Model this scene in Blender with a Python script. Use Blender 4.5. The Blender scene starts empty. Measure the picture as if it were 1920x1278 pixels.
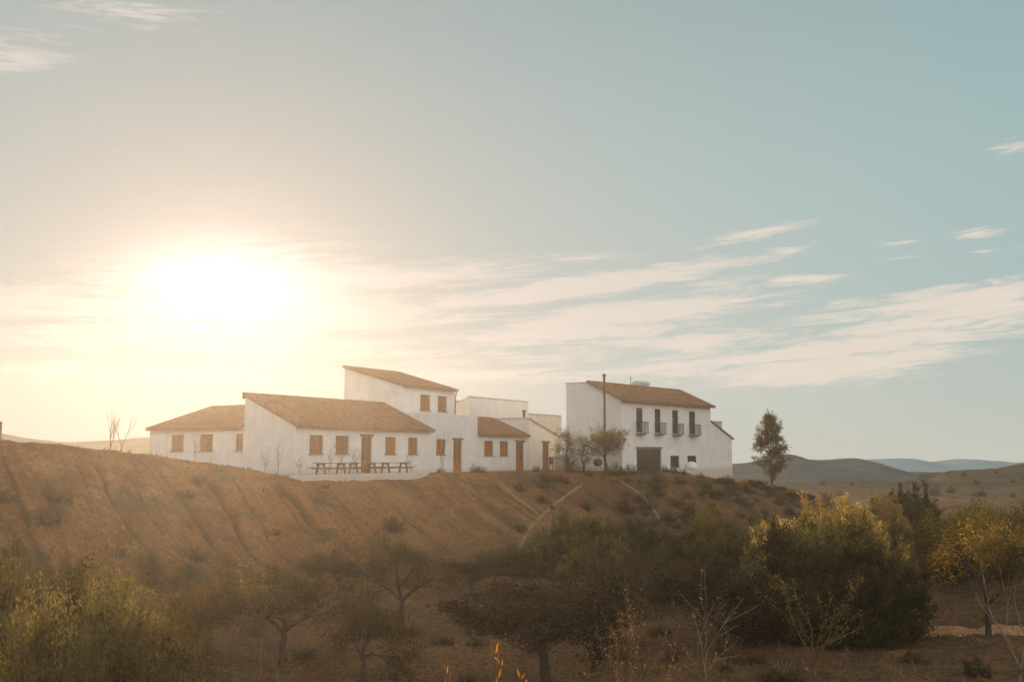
import bpy, math, random
import numpy as np
from mathutils import Vector, Matrix

R = math.radians
scn = bpy.context.scene
col = scn.collection
rng = np.random.default_rng(7)
random.seed(7)

# ------------------------------------------------------------------ camera
F = 1867.0
PITCH = math.atan(218.0 / F)
CAM_Z = 6.5
cam_d = bpy.data.cameras.new("camera")
cam = bpy.data.objects.new("camera", cam_d)
col.objects.link(cam)
cam.location = (0, 0, CAM_Z)
cam.rotation_euler = (R(90) + PITCH, 0, 0)
cam_d.sensor_width = 36.0
cam_d.lens = 36.0 * F / 1920.0
cam_d.clip_end = 20000
scn.camera = cam


def ray(px, py):
    a = (px - 960.0) / F
    b = -(py - 639.0) / F
    c, s = math.cos(PITCH), math.sin(PITCH)
    return a, c - b * s, s + b * c


def at(px, py, Y):
    x, y, z = ray(px, py)
    return (x / y * Y, Y, CAM_Z + z / y * Y)


def zat(py, Y, px=960):
    return at(px, py, Y)[2]


SUN_AZ = R(-16.7)
SUN_EL = R(9.6)
sun_dir = Vector((math.sin(SUN_AZ) * math.cos(SUN_EL), math.cos(SUN_AZ) * math.cos(SUN_EL), math.sin(SUN_EL)))


# ------------------------------------------------------------------ node helper
class G:
    def __init__(self, tree):
        self.t = tree

    def node(self, typ, **kw):
        n = self.t.nodes.new(typ)
        for k, v in kw.items():
            setattr(n, k, v)
        return n

    def link(self, a, b):
        self.t.links.new(a, b)

    def setin(self, sock, v):
        if isinstance(v, bpy.types.NodeSocket):
            self.link(v, sock)
        else:
            sock.default_value = v

    def m(self, op, a, b=None, c=None, clamp=False):
        n = self.node("ShaderNodeMath", operation=op, use_clamp=clamp)
        self.setin(n.inputs[0], a)
        if b is not None:
            self.setin(n.inputs[1], b)
        if c is not None:
            self.setin(n.inputs[2], c)
        return n.outputs[0]

    def add(self, a, b): return self.m("ADD", a, b)
    def sub(self, a, b): return self.m("SUBTRACT", a, b)
    def mul(self, a, b): return self.m("MULTIPLY", a, b)

    def rng(self, v, a, b, c=0.0, d=1.0, smooth=True):
        n = self.node("ShaderNodeMapRange", interpolation_type="SMOOTHSTEP" if smooth else "LINEAR")
        self.setin(n.inputs[0], v)
        for i, q in enumerate((a, b, c, d)):
            self.setin(n.inputs[1 + i], q)
        return n.outputs[0]

    def mix(self, f, a, b, mode="MIX"):
        n = self.node("ShaderNodeMix", data_type="RGBA", blend_type=mode)
        self.setin(n.inputs[0], f)
        for s, v in ((n.inputs[6], a), (n.inputs[7], b)):
            if isinstance(v, (tuple, list)) and len(v) == 3:
                v = (*v, 1.0)
            self.setin(s, v)
        return n.outputs[2]

    def vec(self, x, y, z):
        n = self.node("ShaderNodeCombineXYZ")
        for i, v in enumerate((x, y, z)):
            self.setin(n.inputs[i], v)
        return n.outputs[0]

    def noise(self, v, scale, detail=4, rough=0.55, lac=2.0, dist=0.0):
        n = self.node("ShaderNodeTexNoise")
        if v is not None:
            self.link(v, n.inputs["Vector"])
        n.inputs["Scale"].default_value = scale
        n.inputs["Detail"].default_value = detail
        n.inputs["Roughness"].default_value = rough
        n.inputs["Distortion"].default_value = dist
        return n.outputs["Fac"]


# ------------------------------------------------------------------ world
world = bpy.data.worlds.new("World")
scn.world = world
world.use_nodes = True
wt = world.node_tree
wt.nodes.clear()
g = G(wt)
out = g.node("ShaderNodeOutputWorld")
sky = g.node("ShaderNodeTexSky", sky_type="NISHITA", sun_disc=False)
sky.sun_elevation = SUN_EL
sky.sun_rotation = SUN_AZ
sky.dust_density = 3.0
sky.air_density = 1.0
tc = g.node("ShaderNodeTexCoord")
sep = g.node("ShaderNodeSeparateXYZ")
g.link(tc.outputs["Generated"], sep.inputs[0])
dx, dy, dz = sep.outputs
az = g.m("ARCTAN2", dx, dy)
el = g.m("ARCSINE", dz)
dotn = g.node("ShaderNodeVectorMath", operation="DOT_PRODUCT")
g.link(tc.outputs["Generated"], dotn.inputs[0])
dotn.inputs[1].default_value = sun_dir
ang = g.m("ARCCOSINE", g.m("MINIMUM", dotn.outputs["Value"], 0.99999))      # angle from the sun
elc = g.m("MAXIMUM", el, 0.0)
# the clear sky: teal overhead, warm and pale round the sun and along the horizon
teal = g.mix(g.rng(ang, 0.1, 1.1, smooth=False), (0.52, 0.585, 0.55), (0.27, 0.455, 0.48))
teal = g.mix(g.rng(elc, 0.18, 0.75), teal, (0.22, 0.31, 0.33))
teal = g.mix(g.rng(ang, 1.2, 2.2), teal, (1.0, 0.99, 0.98))  # sky behind the viewer, brightened as added fill for walls and foreground
warm_h = g.m("EXPONENT", g.mul(elc, -9.5))
base = g.mix(g.mul(warm_h, g.rng(ang, 0.12, 0.65, 0.35, 0.62)), teal, (0.70, 0.61, 0.49))
glow1 = g.m("EXPONENT", g.mul(g.m("POWER", g.m("DIVIDE", ang, 0.34), 1.6), -1.0))
base = g.mix(g.mul(glow1, 0.92), base, (0.405, 0.405, 0.405))
glow2 = g.m("EXPONENT", g.mul(g.m("POWER", g.m("DIVIDE", ang, 0.085), 2.0), -1.0))
# clouds: soft elongated banks broken up by stretched noise
wv = g.vec(g.mul(az, 3.0), g.mul(el, 13.0), 0.0)
wob = g.noise(wv, 2.2, 5, 0.6)
wob2 = g.noise(g.vec(g.mul(az, 5.0), g.sub(g.mul(el, 46.0), g.mul(az, 3.2)), 3.0), 3.0, 8, 0.68, dist=0.7)
az_w = g.add(az, g.mul(g.sub(wob, 0.5), 0.05))
el_w = g.add(el, g.mul(g.sub(wob, 0.5), 0.022))
CL = [  # centre in the photo, half length, half thickness, slope, weight
    (240, 20, 150, 26, 4, .50), (40, 105, 100, 34, 0, .55), (1910, 272, 60, 13, 8, .45), (1415, 440, 110, 11, 10, .75),
    (1460, 476, 80, 10, 9, .55), (1070, 482, 190, 12, 0, .45), (1090, 537, 300, 17, 8, 1.15), (1510, 521, 95, 7, 2, .8),
    (1320, 530, 110, 12, 5, .45), (1180, 590, 300, 22, 6, 1.0), (1060, 625, 330, 22, 2, .75), (1800, 562, 260, 24, 5, .9),
    (1860, 575, 140, 34, 0, .8), (1700, 615, 240, 16, 6, .8), (1560, 655, 460, 15, 5, .95), (1550, 690, 240, 24, 4, .95),
    (1300, 640, 220, 16, 3, .75), (1825, 438, 50, 10, 0, .65), (1690, 457, 40, 6, 0, .5), (90, 570, 280, 26, -3, .75),
    (760, 520, 260, 22, 3, .75), (300, 625, 420, 22, 4, .75), (650, 590, 330, 34, 3, .7), (900, 705, 420, 20, 2, .55),
    (200, 690, 420, 20, 3, .45), (1000, 665, 380, 26, 2, .45), (560, 650, 420, 24, 2, .6), (1750, 480, 170, 5, -1, .3)]
dens = None
wvec = g.vec(az_w, el_w, 0.0)
for cx, cy, hl, ht, sl, wgt in CL:
    vx, vy, vz = ray(cx, cy)
    L = math.sqrt(vx * vx + vy * vy + vz * vz)
    mp = g.node("ShaderNodeMapping", vector_type="TEXTURE")
    g.link(wvec, mp.inputs["Vector"])
    mp.inputs["Location"].default_value = (math.atan2(vx, vy), math.asin(vz / L), 0)
    mp.inputs["Rotation"].default_value = (0, 0, R(sl * .95))
    mp.inputs["Scale"].default_value = (hl * 1.5 / F, ht * 1.9 / F, 1)
    gr = g.node("ShaderNodeTexGradient", gradient_type="SPHERICAL")
    g.link(mp.outputs[0], gr.inputs[0])
    v = g.mul(gr.outputs["Fac"], wgt * 1.25)
    dens = v if dens is None else g.m("MAXIMUM", dens, v)
cl = g.rng(g.add(dens, g.mul(g.sub(wob2, 0.5), 2.0)), 0.22, 0.85)
cl = g.mul(cl, g.rng(dens, 0.02, 0.3))
ccol = g.mix(g.rng(ang, 0.0, 0.75, smooth=False), (0.62, 0.58, 0.56), (0.82, 0.71, 0.60))
base = g.mix(g.mul(cl, 0.88), base, ccol)
# the bank the sun stands behind, burnt out
vx, vy, vz = ray(425, 535)
L = math.sqrt(vx * vx + vy * vy + vz * vz)
a0, e0 = math.atan2(vx, vy), math.asin(vz / L)
p = g.m("DIVIDE", g.sub(g.add(az, g.mul(g.sub(wob2, 0.5), 0.16)), a0), 150 / F)
q = g.m("DIVIDE", g.sub(g.add(el, g.mul(g.sub(wob2, 0.5), 0.05)), e0), 62 / F)
core = g.m("EXPONENT", g.mul(g.m("POWER", g.add(g.mul(p, p), g.mul(q, q)), 0.85), -1.0))
core = g.m("MINIMUM", g.add(g.mul(core, 1.05), g.mul(glow2, 0.15)), 1.0)
base = g.mix(core, base, (1.12, 1.06, 0.98))
below = g.rng(el, -0.03, 0.0)
base = g.mix(below, (0.30, 0.22, 0.15), base)
nish = g.mix(1.0, sky.outputs[0], (0.1, 0.1, 0.1), "MULTIPLY")
mixc = g.mix(0.01, base, nish, "ADD")
bg = g.node("ShaderNodeBackground")
g.link(mixc, bg.inputs[0])
bg.inputs[1].default_value = 1.0
g.link(bg.outputs[0], out.inputs[0])

sun_l = bpy.data.lights.new("sun", "SUN")
sun_l.energy = 4.6
sun_l.angle = R(2.0)
sun_l.color = (1.0, 0.75, 0.50)
sun_o = bpy.data.objects.new("sun", sun_l)
col.objects.link(sun_o)
sun_o.rotation_euler = sun_dir.to_track_quat("Z", "Y").to_euler()


# ------------------------------------------------------------------ numpy noise
def vnoise(x, y, seed=0):
    x = np.asarray(x, float)
    y = np.asarray(y, float)
    xi = np.floor(x).astype(np.int64)
    yi = np.floor(y).astype(np.int64)
    fx = x - xi
    fy = y - yi
    fx = fx * fx * fx * (fx * (fx * 6 - 15) + 10)
    fy = fy * fy * fy * (fy * (fy * 6 - 15) + 10)

    def h(a, b):
        n = (a * 374761393 + b * 668265263 + seed * 1442695041) & 0xFFFFFFFF
        n = ((n ^ (n >> 13)) * 1274126177) & 0xFFFFFFFF
        n = n ^ (n >> 16)
        return (n & 0xFFFF) / 65535.0
    a, b, c, d = h(xi, yi), h(xi + 1, yi), h(xi, yi + 1), h(xi + 1, yi + 1)
    return (a * (1 - fx) + b * fx) * (1 - fy) + (c * (1 - fx) + d * fx) * fy


def fbm(x, y, oct=4, seed=0, gain=0.5):
    s, a, t = 0.0, 1.0, 0.0
    for i in range(oct):
        s = s + a * (vnoise(x * 2 ** i + 17.3 * i, y * 2 ** i - 9.1 * i, seed + i) - 0.5)
        t += a
        a *= gain
    return s / t * 2


def sstep(v, a, b):
    t = np.clip((v - a) / (b - a), 0, 1)
    return t * t * (3 - 2 * t)


# ------------------------------------------------------------------ terrain
CR = [(-120, 20, 8.5), (-45, 34, 8.2), (-24.5, 44.5, 7.45), (-22.3, 51, 7.05), (-20.7, 57.5, 6.62), (-16.2, 60.5, 5.85), (-12.9, 62, 5.02),
      (-6.1, 72.3, 4.95), (-5.4, 73.6, 5.37), (0.0, 80, 5.3), (6.4, 84, 5.25), (14.8, 87, 4.75), (21.4, 95, 3.95),
      (28.2, 104, 3.5), (35.0, 116, 1.6), (48, 150, 0.2), (80, 260, 0.0)]
CR = np.array(CR, float)
DH = np.array([math.sin(R(32.5)), math.cos(R(32.5))])      # along the facades
NH = np.array([-math.cos(R(32.5)), math.sin(R(32.5))])     # away from us


def height(x, y, fine=True, want_rill=False):
    x = np.asarray(x, float)
    y = np.asarray(y, float)
    best = np.full(x.shape, 1e9)
    zc = np.zeros(x.shape)
    side = np.zeros(x.shape)
    sp = np.zeros(x.shape)
    acc = 0.0
    for i in range(len(CR) - 1):
        ax, ay, za = CR[i]
        bx, by, zb = CR[i + 1]
        ex, ey = bx - ax, by - ay
        L2 = ex * ex + ey * ey
        t = np.clip(((x - ax) * ex + (y - ay) * ey) / L2, 0, 1)
        qx, qy = ax + t * ex, ay + t * ey
        d = np.hypot(x - qx, y - qy)
        m = d < best - 1e-6
        best = np.where(m, d, best)
        zc = np.where(m, za + t * (zb - za), zc)
        s = (x - ax) * ey - (y - ay) * ex
        side = np.where(m, np.sign(s), side)
        sp = np.where(m, acc + t * math.sqrt(L2), sp)
        acc += math.sqrt(L2)
    sd = best * side                      # positive on the camera's side
    near = np.maximum(sd, 0)
    width = 10.5 + 2.0 * fbm(sp / 9, sp * 0, 2, 5)
    t = np.clip(near / width, 0, 1.6)
    prof = np.where(t < 1, 1 - t * (1.35 - 0.35 * t * t * 1.0) * 0.97, 0)
    prof = np.clip(1 - sstep(t, -0.35, 1.12) * 1.0, 0, 1)
    prof = prof / np.clip(1 - sstep(np.array(0.0), -0.35, 1.12), 1e-3, 1)
    prof = np.minimum(prof, 1)
    floor = 0.45 * np.exp(-((near - 12) / 9) ** 2) + 0.05
    zb = floor + (zc - floor) * prof
    # rills down the fall line
    w = sstep(t, 0.04, 0.2) * (1 - sstep(t, 0.85, 1.3))
    if fine:
        su = x * DH[0] + y * DH[1] + 0.2 * near + 0.5 * fbm(x / 3.2, y / 3.2, 3, 9)
        rill = 1 - np.abs(fbm(su / 1.9, near / 30 + 3, 2, 21)) * 7.0
        rill = np.clip(rill, 0, 1) ** 2
        rill2 = np.clip(1 - np.abs(fbm(su / 0.55, near / 7, 2, 33)) * 4.5, 0, 1) ** 2
        zb = zb - w * (0.36 * rill + 0.12 * rill2)
        if want_rill:
            return np.clip(w * (rill + .5 * rill2), 0, 1) * (sd > 0) * sstep(-y, -105, -92)
    # the far side: a level yard by the houses, then the land falls away
    far = np.maximum(-sd, 0)
    yard = sstep(far, 0.3, 2.5) * ((x > -16) & (x < 24))
    zyard = np.where(x < 14, 5.3, 5.3 - sstep(x, 14.0, 24.0) * 1.4)
    zf = zc + (np.maximum(zyard, zc * 0) - zc) * yard
    zf = np.where(far > 0, zf, zb)
    fall = sstep(far, 45, 170)
    zf = zf * (1 - fall) + (-9.0) * fall
    z = np.where(sd > 0, zb, zf)
    # right hand: open plain that ends in a low rise, then drops
    u = x / np.maximum(y, 1)
    r = sstep(u, 0.235, 0.36) * sstep(y, 110, 150)
    plain = 0.6 * sstep(y, 150, 235) + 2.3 * sstep(u, 0.40, 0.56) * sstep(y, 230, 400) * (1 + 0.2 * fbm(x / 60, y / 60, 2, 3))
    plain = plain - 14 * sstep(y, 420, 640) - 9 * (1 - sstep(u, 0.38, 0.44)) * sstep(y, 255, 330)
    z = z * (1 - r) + plain * r
        # under our feet: the opposite slope
    z = z + 4.9 * (1 - sstep(y, -2, 19)) * (1 - sstep(np.abs(x), 60, 140))
    z = np.where(y > 900, -12 - 190 * sstep(y, 1500, 7000), z)
    # unevenness
    yardm = 1 - np.clip(yard * (1 - fall), 0, 1)
    z = z + (0.12 + 0.2 * sstep(t, 0, 1)) * fbm(x / 4.5, y / 4.5, 3, 2) * yardm * (sd > -40) * (1 - 0.75 * np.exp(-(sd / 1.2) ** 2))
    if fine:
        z = z + 0.13 * fbm(x / 0.9, y / 0.9, 4, 4, .6) * yardm
        # furrows and wheel ruts across the orchard floor
        fl = sstep(near, 14, 20) * (1 - sstep(y, 70, 110))
        z = z + fl * 0.05 * np.sin((y + 0.25 * x) * 2.1 + 2 * fbm(x / 6, y / 6, 2, 8))
    return z


def H(x, y):
    return float(height(np.array([x]), np.array([y]))[0])


def mesh_np(name, verts, faces, mat=None, smooth=False, attrs=None, uvless=True):
    """faces: (n,k) int array"""
    me = bpy.data.meshes.new(name)
    verts = np.asarray(verts, np.float32)
    faces = np.asarray(faces, np.int32)
    n, k = faces.shape
    me.vertices.add(len(verts))
    me.vertices.foreach_set("co", verts.ravel())
    me.loops.add(n * k)
    me.loops.foreach_set("vertex_index", faces.ravel())
    me.polygons.add(n)
    me.polygons.foreach_set("loop_start", np.arange(0, n * k, k, dtype=np.int32))
    me.polygons.foreach_set("loop_total", np.full(n, k, np.int32))
    if smooth:
        me.polygons.foreach_set("use_smooth", np.ones(n, bool))
    me.update(calc_edges=True)
    if attrs:
        for an, av in attrs.items():
            a = me.attributes.new(an, "FLOAT", "FACE")
            a.data.foreach_set("value", np.asarray(av, np.float32))
    if mat:
        me.materials.append(mat)
    return me


def obj_from(name, me, parent=None):
    o = bpy.data.objects.new(name, me)
    col.objects.link(o)
    if parent is not None:
        o.parent = parent
    return o


def tag(o, label=None, cat=None, group=None, kind=None):
    if label: o["label"] = label
    if cat: o["category"] = cat
    if group: o["group"] = group
    if kind: o["kind"] = kind
    return o


def empty(name, loc, rz=0.0):
    o = bpy.data.objects.new(name, None)
    col.objects.link(o)
    o.location = loc
    o.rotation_euler = (0, 0, rz)
    o.empty_display_size = 0.3
    return o


def new_mat(name):
    m = bpy.data.materials.new(name)
    m.use_nodes = True
    t = m.node_tree
    t.nodes.clear()
    g = G(t)
    o = g.node("ShaderNodeOutputMaterial")
    return m, g, o


def pos(g):
    return g.node("ShaderNodeNewGeometry").outputs["Position"]


def objco(g):
    return g.node("ShaderNodeTexCoord").outputs["Object"]


def bump(g, h, strength, dist=0.02):
    b = g.node("ShaderNodeBump")
    b.inputs["Strength"].default_value = strength
    b.inputs["Distance"].default_value = dist
    g.link(h, b.inputs["Height"])
    return b.outputs[0]


def principled(g, o, color, rough=0.9, normal=None, metal=0.0, spec=0.3):
    p = g.node("ShaderNodeBsdfPrincipled")
    if isinstance(color, tuple): color = (*color, 1.0)
    g.setin(p.inputs["Base Color"], color)
    g.setin(p.inputs["Roughness"], rough)
    p.inputs["Metallic"].default_value = metal
    p.inputs["Specular IOR Level"].default_value = spec
    if normal is not None:
        g.link(normal, p.inputs["Normal"])
    g.link(p.outputs[0], o.inputs[0])
    return p


# soil
def mat_ground():
    m, g, o = new_mat("dry earth")
    P = pos(g)
    n1 = g.noise(P, 0.11, 5, 0.6)
    n2 = g.noise(P, 0.9, 5, 0.65)
    n3 = g.noise(P, 6.0, 4, 0.7)
    n4 = g.noise(P, 0.33, 4, 0.6, dist=0.4)
    c = g.mix(g.rng(n1, 0.38, 0.62), (0.18, 0.072, 0.027), (0.30, 0.128, 0.047))
    c = g.mix(g.rng(n2, 0.45, 0.7), c, (0.34, 0.165, 0.068))
    c = g.mix(g.mul(g.rng(n4, 0.52, 0.68), 0.75), c, (0.10, 0.072, 0.034))
    c = g.mix(g.mul(g.rng(n3, 0.50, 0.62), 0.75), c, (0.085, 0.055, 0.034))
    c = g.mix(g.mul(g.rng(n3, 0.30, 0.40), -1.0), c, c)
    c = g.mix(g.mul(g.rng(g.noise(P, 11.0, 2), 0.66, 0.72), 0.7), c, (0.40, 0.31, 0.22))
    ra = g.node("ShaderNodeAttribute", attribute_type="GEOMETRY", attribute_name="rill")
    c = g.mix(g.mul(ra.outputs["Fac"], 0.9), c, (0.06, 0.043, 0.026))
    sx = g.node("ShaderNodeSeparateXYZ"); g.link(P, sx.inputs[0])
    scrubby = g.mul(g.rng(g.add(sx.outputs[0], g.mul(n4, 8.0)), 3.0, 15.0), g.rng(n2, 0.38, 0.55))
    c = g.mix(g.mul(scrubby, 0.75), c, (0.060, 0.046, 0.026))
    # far fields turn to scrub and stubble
    s = g.node("ShaderNodeSeparateXYZ")
    g.link(P, s.inputs[0])
    farf = g.rng(s.outputs[1], 120, 240)
    field = g.mix(g.rng(g.noise(P, 0.045, 6, 0.7), 0.42, 0.60), (0.048, 0.030, 0.017), (0.020, 0.018, 0.010))
    field = g.mix(g.mul(g.rng(g.noise(P, 0.012, 3), 0.55, 0.62), 0.5), field, (0.10, 0.055, 0.03))
    c = g.mix(farf, c, field)
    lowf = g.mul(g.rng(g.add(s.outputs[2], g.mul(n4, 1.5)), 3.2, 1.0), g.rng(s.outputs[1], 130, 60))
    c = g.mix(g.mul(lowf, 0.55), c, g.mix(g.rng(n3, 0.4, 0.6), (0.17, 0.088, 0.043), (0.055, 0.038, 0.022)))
    h = g.add(g.mul(g.noise(P, 2.2, 6, 0.7), 0.7), g.mul(g.noise(P, 14.0, 4, 0.7), 0.3))
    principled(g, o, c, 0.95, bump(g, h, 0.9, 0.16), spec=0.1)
    return m


M = {}
M["ground"] = mat_ground()

rows = np.concatenate([np.linspace(-40, 24, 40, endpoint=False), 24 * (130 / 24) ** np.linspace(0, 1, 640, endpoint=False),
                       130 * (9000 / 130) ** np.linspace(0, 1, 190)])
ug = np.concatenate([np.linspace(-1, -0.56, 36, endpoint=False), np.linspace(-0.56, 0.56, 760), np.linspace(0.56, 1, 37)[1:]])
UU, YY = np.meshgrid(ug, rows)
SC = np.maximum(YY, 24) * np.where(np.abs(UU) > 0.56, 1 + (np.abs(UU) - 0.56) * 4, 1)
XX = UU * SC
ZZ = height(XX, YY)
V = np.stack([XX.ravel(), YY.ravel(), ZZ.ravel()], 1)
nr, nc = XX.shape
ii = np.arange(nr - 1)[:, None] * nc + np.arange(nc - 1)[None, :]
FA = np.stack([ii, ii + 1, ii + nc + 1, ii + nc], -1).reshape(-1, 4)
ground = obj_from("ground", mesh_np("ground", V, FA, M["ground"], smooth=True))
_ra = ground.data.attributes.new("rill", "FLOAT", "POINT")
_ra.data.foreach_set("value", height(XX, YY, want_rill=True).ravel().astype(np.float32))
tag(ground, "bare brown earth of the orchard floor and the rilled bank below the houses", kind="structure")


# far hills
def mat_hill(name, c1, c2):
    m, g, o = new_mat(name)
    P = pos(g)
    c = g.mix(g.rng(g.noise(P, 0.02, 6, 0.7), 0.42, 0.6), c1, c2)
    c = g.mix(g.mul(g.rng(g.noise(P, 0.12, 3, 0.7), 0.55, 0.6), 0.5), c, tuple(v * 0.6 for v in c2))
    principled(g, o, c, 1.0, spec=0.0)
    return m


def ridge(name, pts, Y, depth, z_base, mat, label, rough=1.0, seed=1, tilt=0.0):
    px = np.array([p[0] for p in pts], float)
    py = np.array([p[1] for p in pts], float)
    xs = np.linspace(px[0], px[-1], 420)
    ys = np.interp(xs, px, py)
    k = np.ones(15) / 15
    ys = np.convolve(np.pad(ys, 7, mode="edge"), k, mode="valid")
    ys = ys - rough * 2.2 * fbm(xs / 38, xs * 0, 4, seed)
    P0 = [at(a, b, Y) for a, b in zip(xs, ys)]
    X = np.array([p[0] for p in P0])
    Z = np.array([p[2] for p in P0])
    dd = np.linspace(-1, 1, 41)
    VX = np.repeat(X[None], 41, 0)
    VY = Y + dd[:, None] * depth + 0 * VX
    prof = np.cos(dd * math.pi / 2)[:, None] ** 1.3
    VX = VX * (VY / Y) ** 0.5
    VZ = z_base + (Z[None] - z_base) * prof * (1 + 0.10 * rough * fbm(VX / (depth * .12), VY / (depth * .12), 4, seed + 3) * (1 - prof))
    VV = np.stack([VX.ravel(), VY.ravel(), VZ.ravel()], 1)
    n = len(xs)
    i = np.arange(40)[:, None] * n + np.arange(n - 1)[None, :]
    FF = np.stack([i, i + 1, i + n + 1, i + n], -1).reshape(-1, 4)
    o = obj_from(name, mesh_np(name, VV, FF, mat, smooth=True))
    tag(o, label, kind="structure")
    return o


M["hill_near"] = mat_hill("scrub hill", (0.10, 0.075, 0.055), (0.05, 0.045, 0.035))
M["hill_mid_hazed"] = mat_hill("grey hill", (0.145, 0.155, 0.15), (0.11, 0.118, 0.115))  # distance haze painted into the bluish grey
M["hill_far_hazed"] = mat_hill("haze-tinted range", (0.34, 0.40, 0.41), (0.31, 0.37, 0.38))  # pale blue is aerial haze mixed into the surface colour
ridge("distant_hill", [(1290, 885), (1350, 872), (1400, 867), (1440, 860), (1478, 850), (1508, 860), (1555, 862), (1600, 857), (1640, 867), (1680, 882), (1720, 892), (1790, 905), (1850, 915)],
      900, 200, -12, M["hill_mid_hazed"], "long grey hill beyond the plain, behind the tall tree", 0.7, 11)
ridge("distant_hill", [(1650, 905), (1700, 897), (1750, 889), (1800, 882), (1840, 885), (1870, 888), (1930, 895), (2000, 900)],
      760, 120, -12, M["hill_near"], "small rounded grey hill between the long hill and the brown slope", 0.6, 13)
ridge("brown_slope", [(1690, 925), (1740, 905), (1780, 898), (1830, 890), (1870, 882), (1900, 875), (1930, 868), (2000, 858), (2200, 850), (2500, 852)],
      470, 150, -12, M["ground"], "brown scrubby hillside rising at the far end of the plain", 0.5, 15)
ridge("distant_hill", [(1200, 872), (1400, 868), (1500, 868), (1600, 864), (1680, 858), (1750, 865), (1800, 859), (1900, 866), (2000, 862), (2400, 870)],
      1500, 220, -12, M["hill_far_hazed"], "faint blue mountain range on the horizon", 1.0, 17)
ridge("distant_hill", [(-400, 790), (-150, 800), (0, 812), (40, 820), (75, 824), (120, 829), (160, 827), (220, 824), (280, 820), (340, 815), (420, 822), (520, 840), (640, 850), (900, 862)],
      1100, 240, -12, M["hill_mid_hazed"], "hazy hill range behind the bare saplings", 0.6, 19)


# ------------------------------------------------------------------ building materials
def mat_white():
    m, g, o = new_mat("whitewash")
    P = pos(g)
    n = g.noise(P, 0.9, 5, 0.65)
    c = g.mix(g.rng(n, 0.35, 0.65), (0.80, 0.78, 0.74), (0.73, 0.70, 0.655))
    s = g.node("ShaderNodeSeparateXYZ"); g.link(P, s.inputs[0])
    streak = g.noise(g.vec(g.mul(s.outputs[0], 3.0), g.mul(s.outputs[1], 3.0), g.mul(s.outputs[2], 0.35)), 1.0, 4, 0.6)
    c = g.mix(g.mul(g.rng(streak, 0.50, 0.70), 0.32), c, (0.58, 0.53, 0.46))
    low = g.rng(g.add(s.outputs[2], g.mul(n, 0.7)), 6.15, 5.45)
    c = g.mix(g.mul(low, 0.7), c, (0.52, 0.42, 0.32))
    h = g.add(g.noise(P, 3.0, 4), g.mul(g.noise(P, 20, 3), 0.25))
    principled(g, o, c, 0.9, bump(g, h, 0.5, 0.04), spec=0.15)
    return m


def mat_simple(name, c1, c2, scale=6.0, rough=0.8, metal=0.0, spec=0.3, b=0.2, bd=0.01):
    m, g, o = new_mat(name)
    P = pos(g)
    c = g.mix(g.rng(g.noise(P, scale, 5, 0.65), 0.35, 0.65), c1, c2)
    principled(g, o, c, rough, bump(g, g.noise(P, scale * 3, 3), b, bd), metal, spec)
    return m


def mat_tile():
    m, g, o = new_mat("clay tile")
    P = objco(g)
    s = g.node("ShaderNodeSeparateXYZ"); g.link(P, s.inputs[0])
    cell = g.vec(g.m("FLOOR", g.m("DIVIDE", s.outputs[0], 0.26)), g.m("FLOOR", g.m("DIVIDE", s.outputs[1], 0.36)), 0.0)
    wn = g.node("ShaderNodeTexWhiteNoise"); g.link(cell, wn.inputs["Vector"])
    c = g.mix(wn.outputs["Value"], (0.165, 0.076, 0.040), (0.30, 0.148, 0.078))
    n = g.noise(P, 0.8, 5, 0.7)
    c = g.mix(g.mul(g.rng(n, 0.5, 0.72), 0.6), c, (0.22, 0.16, 0.10))
    c = g.mix(g.mul(g.rng(g.noise(P, 5, 3, 0.7), 0.56, 0.66), 0.5), c, (0.30, 0.23, 0.14))
    principled(g, o, c, 0.85, bump(g, g.noise(P, 9, 3), 0.4, 0.02), spec=0.2)
    return m


M["white"] = mat_white()
M["cream"] = mat_simple("cream render", (0.78, 0.70, 0.56), (0.70, 0.60, 0.46), 1.0, 0.9)
M["tile"] = mat_tile()
M["eave"] = mat_simple("eave clay", (0.24, 0.12, 0.06), (0.36, 0.20, 0.11), 4)
M["wood"] = mat_simple("orange stained wood", (0.36, 0.145, 0.04), (0.24, 0.09, 0.025), 5, 0.6)
M["wood_dark"] = mat_simple("dark wood", (0.14, 0.07, 0.03), (0.20, 0.10, 0.045), 8, 0.6)
M["lintel"] = mat_simple("old beam", (0.15, 0.085, 0.045), (0.24, 0.14, 0.075), 7, 0.8)
M["table_wood"] = mat_simple("table wood", (0.33, 0.18, 0.085), (0.22, 0.12, 0.06), 7, 0.7)
M["rust"] = mat_simple("rusted steel", (0.085, 0.045, 0.032), (0.15, 0.075, 0.045), 5, 0.75)
M["iron"] = mat_simple("black iron", (0.03, 0.027, 0.024), (0.06, 0.05, 0.042), 10, 0.6)
M["frame_dark"] = mat_simple("dark frame", (0.035, 0.03, 0.024), (0.055, 0.045, 0.034), 10, 0.5)
M["stone"] = mat_simple("sandstone", (0.38, 0.28, 0.19), (0.28, 0.205, 0.135), 5, 0.9)
M["orange"] = mat_simple("orange flower", (0.80, 0.22, 0.03), (0.65, 0.15, 0.02), 8, 0.8)
M["panel"] = mat_simple("grey blue panel", (0.10, 0.09, 0.14), (0.14, 0.12, 0.18), 3, 0.5)
M["grey"] = mat_simple("grey render", (0.55, 0.54, 0.50), (0.44, 0.43, 0.40), 4, 0.9)


def mat_glass():
    m, g, o = new_mat("window glass")
    P = pos(g)
    p = principled(g, o, (0.012, 0.012, 0.011), 0.35, bump(g, g.noise(P, 1.5, 2), 0.15, 0.02), spec=0.12)
    return m


M["glass"] = mat_glass()


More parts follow.
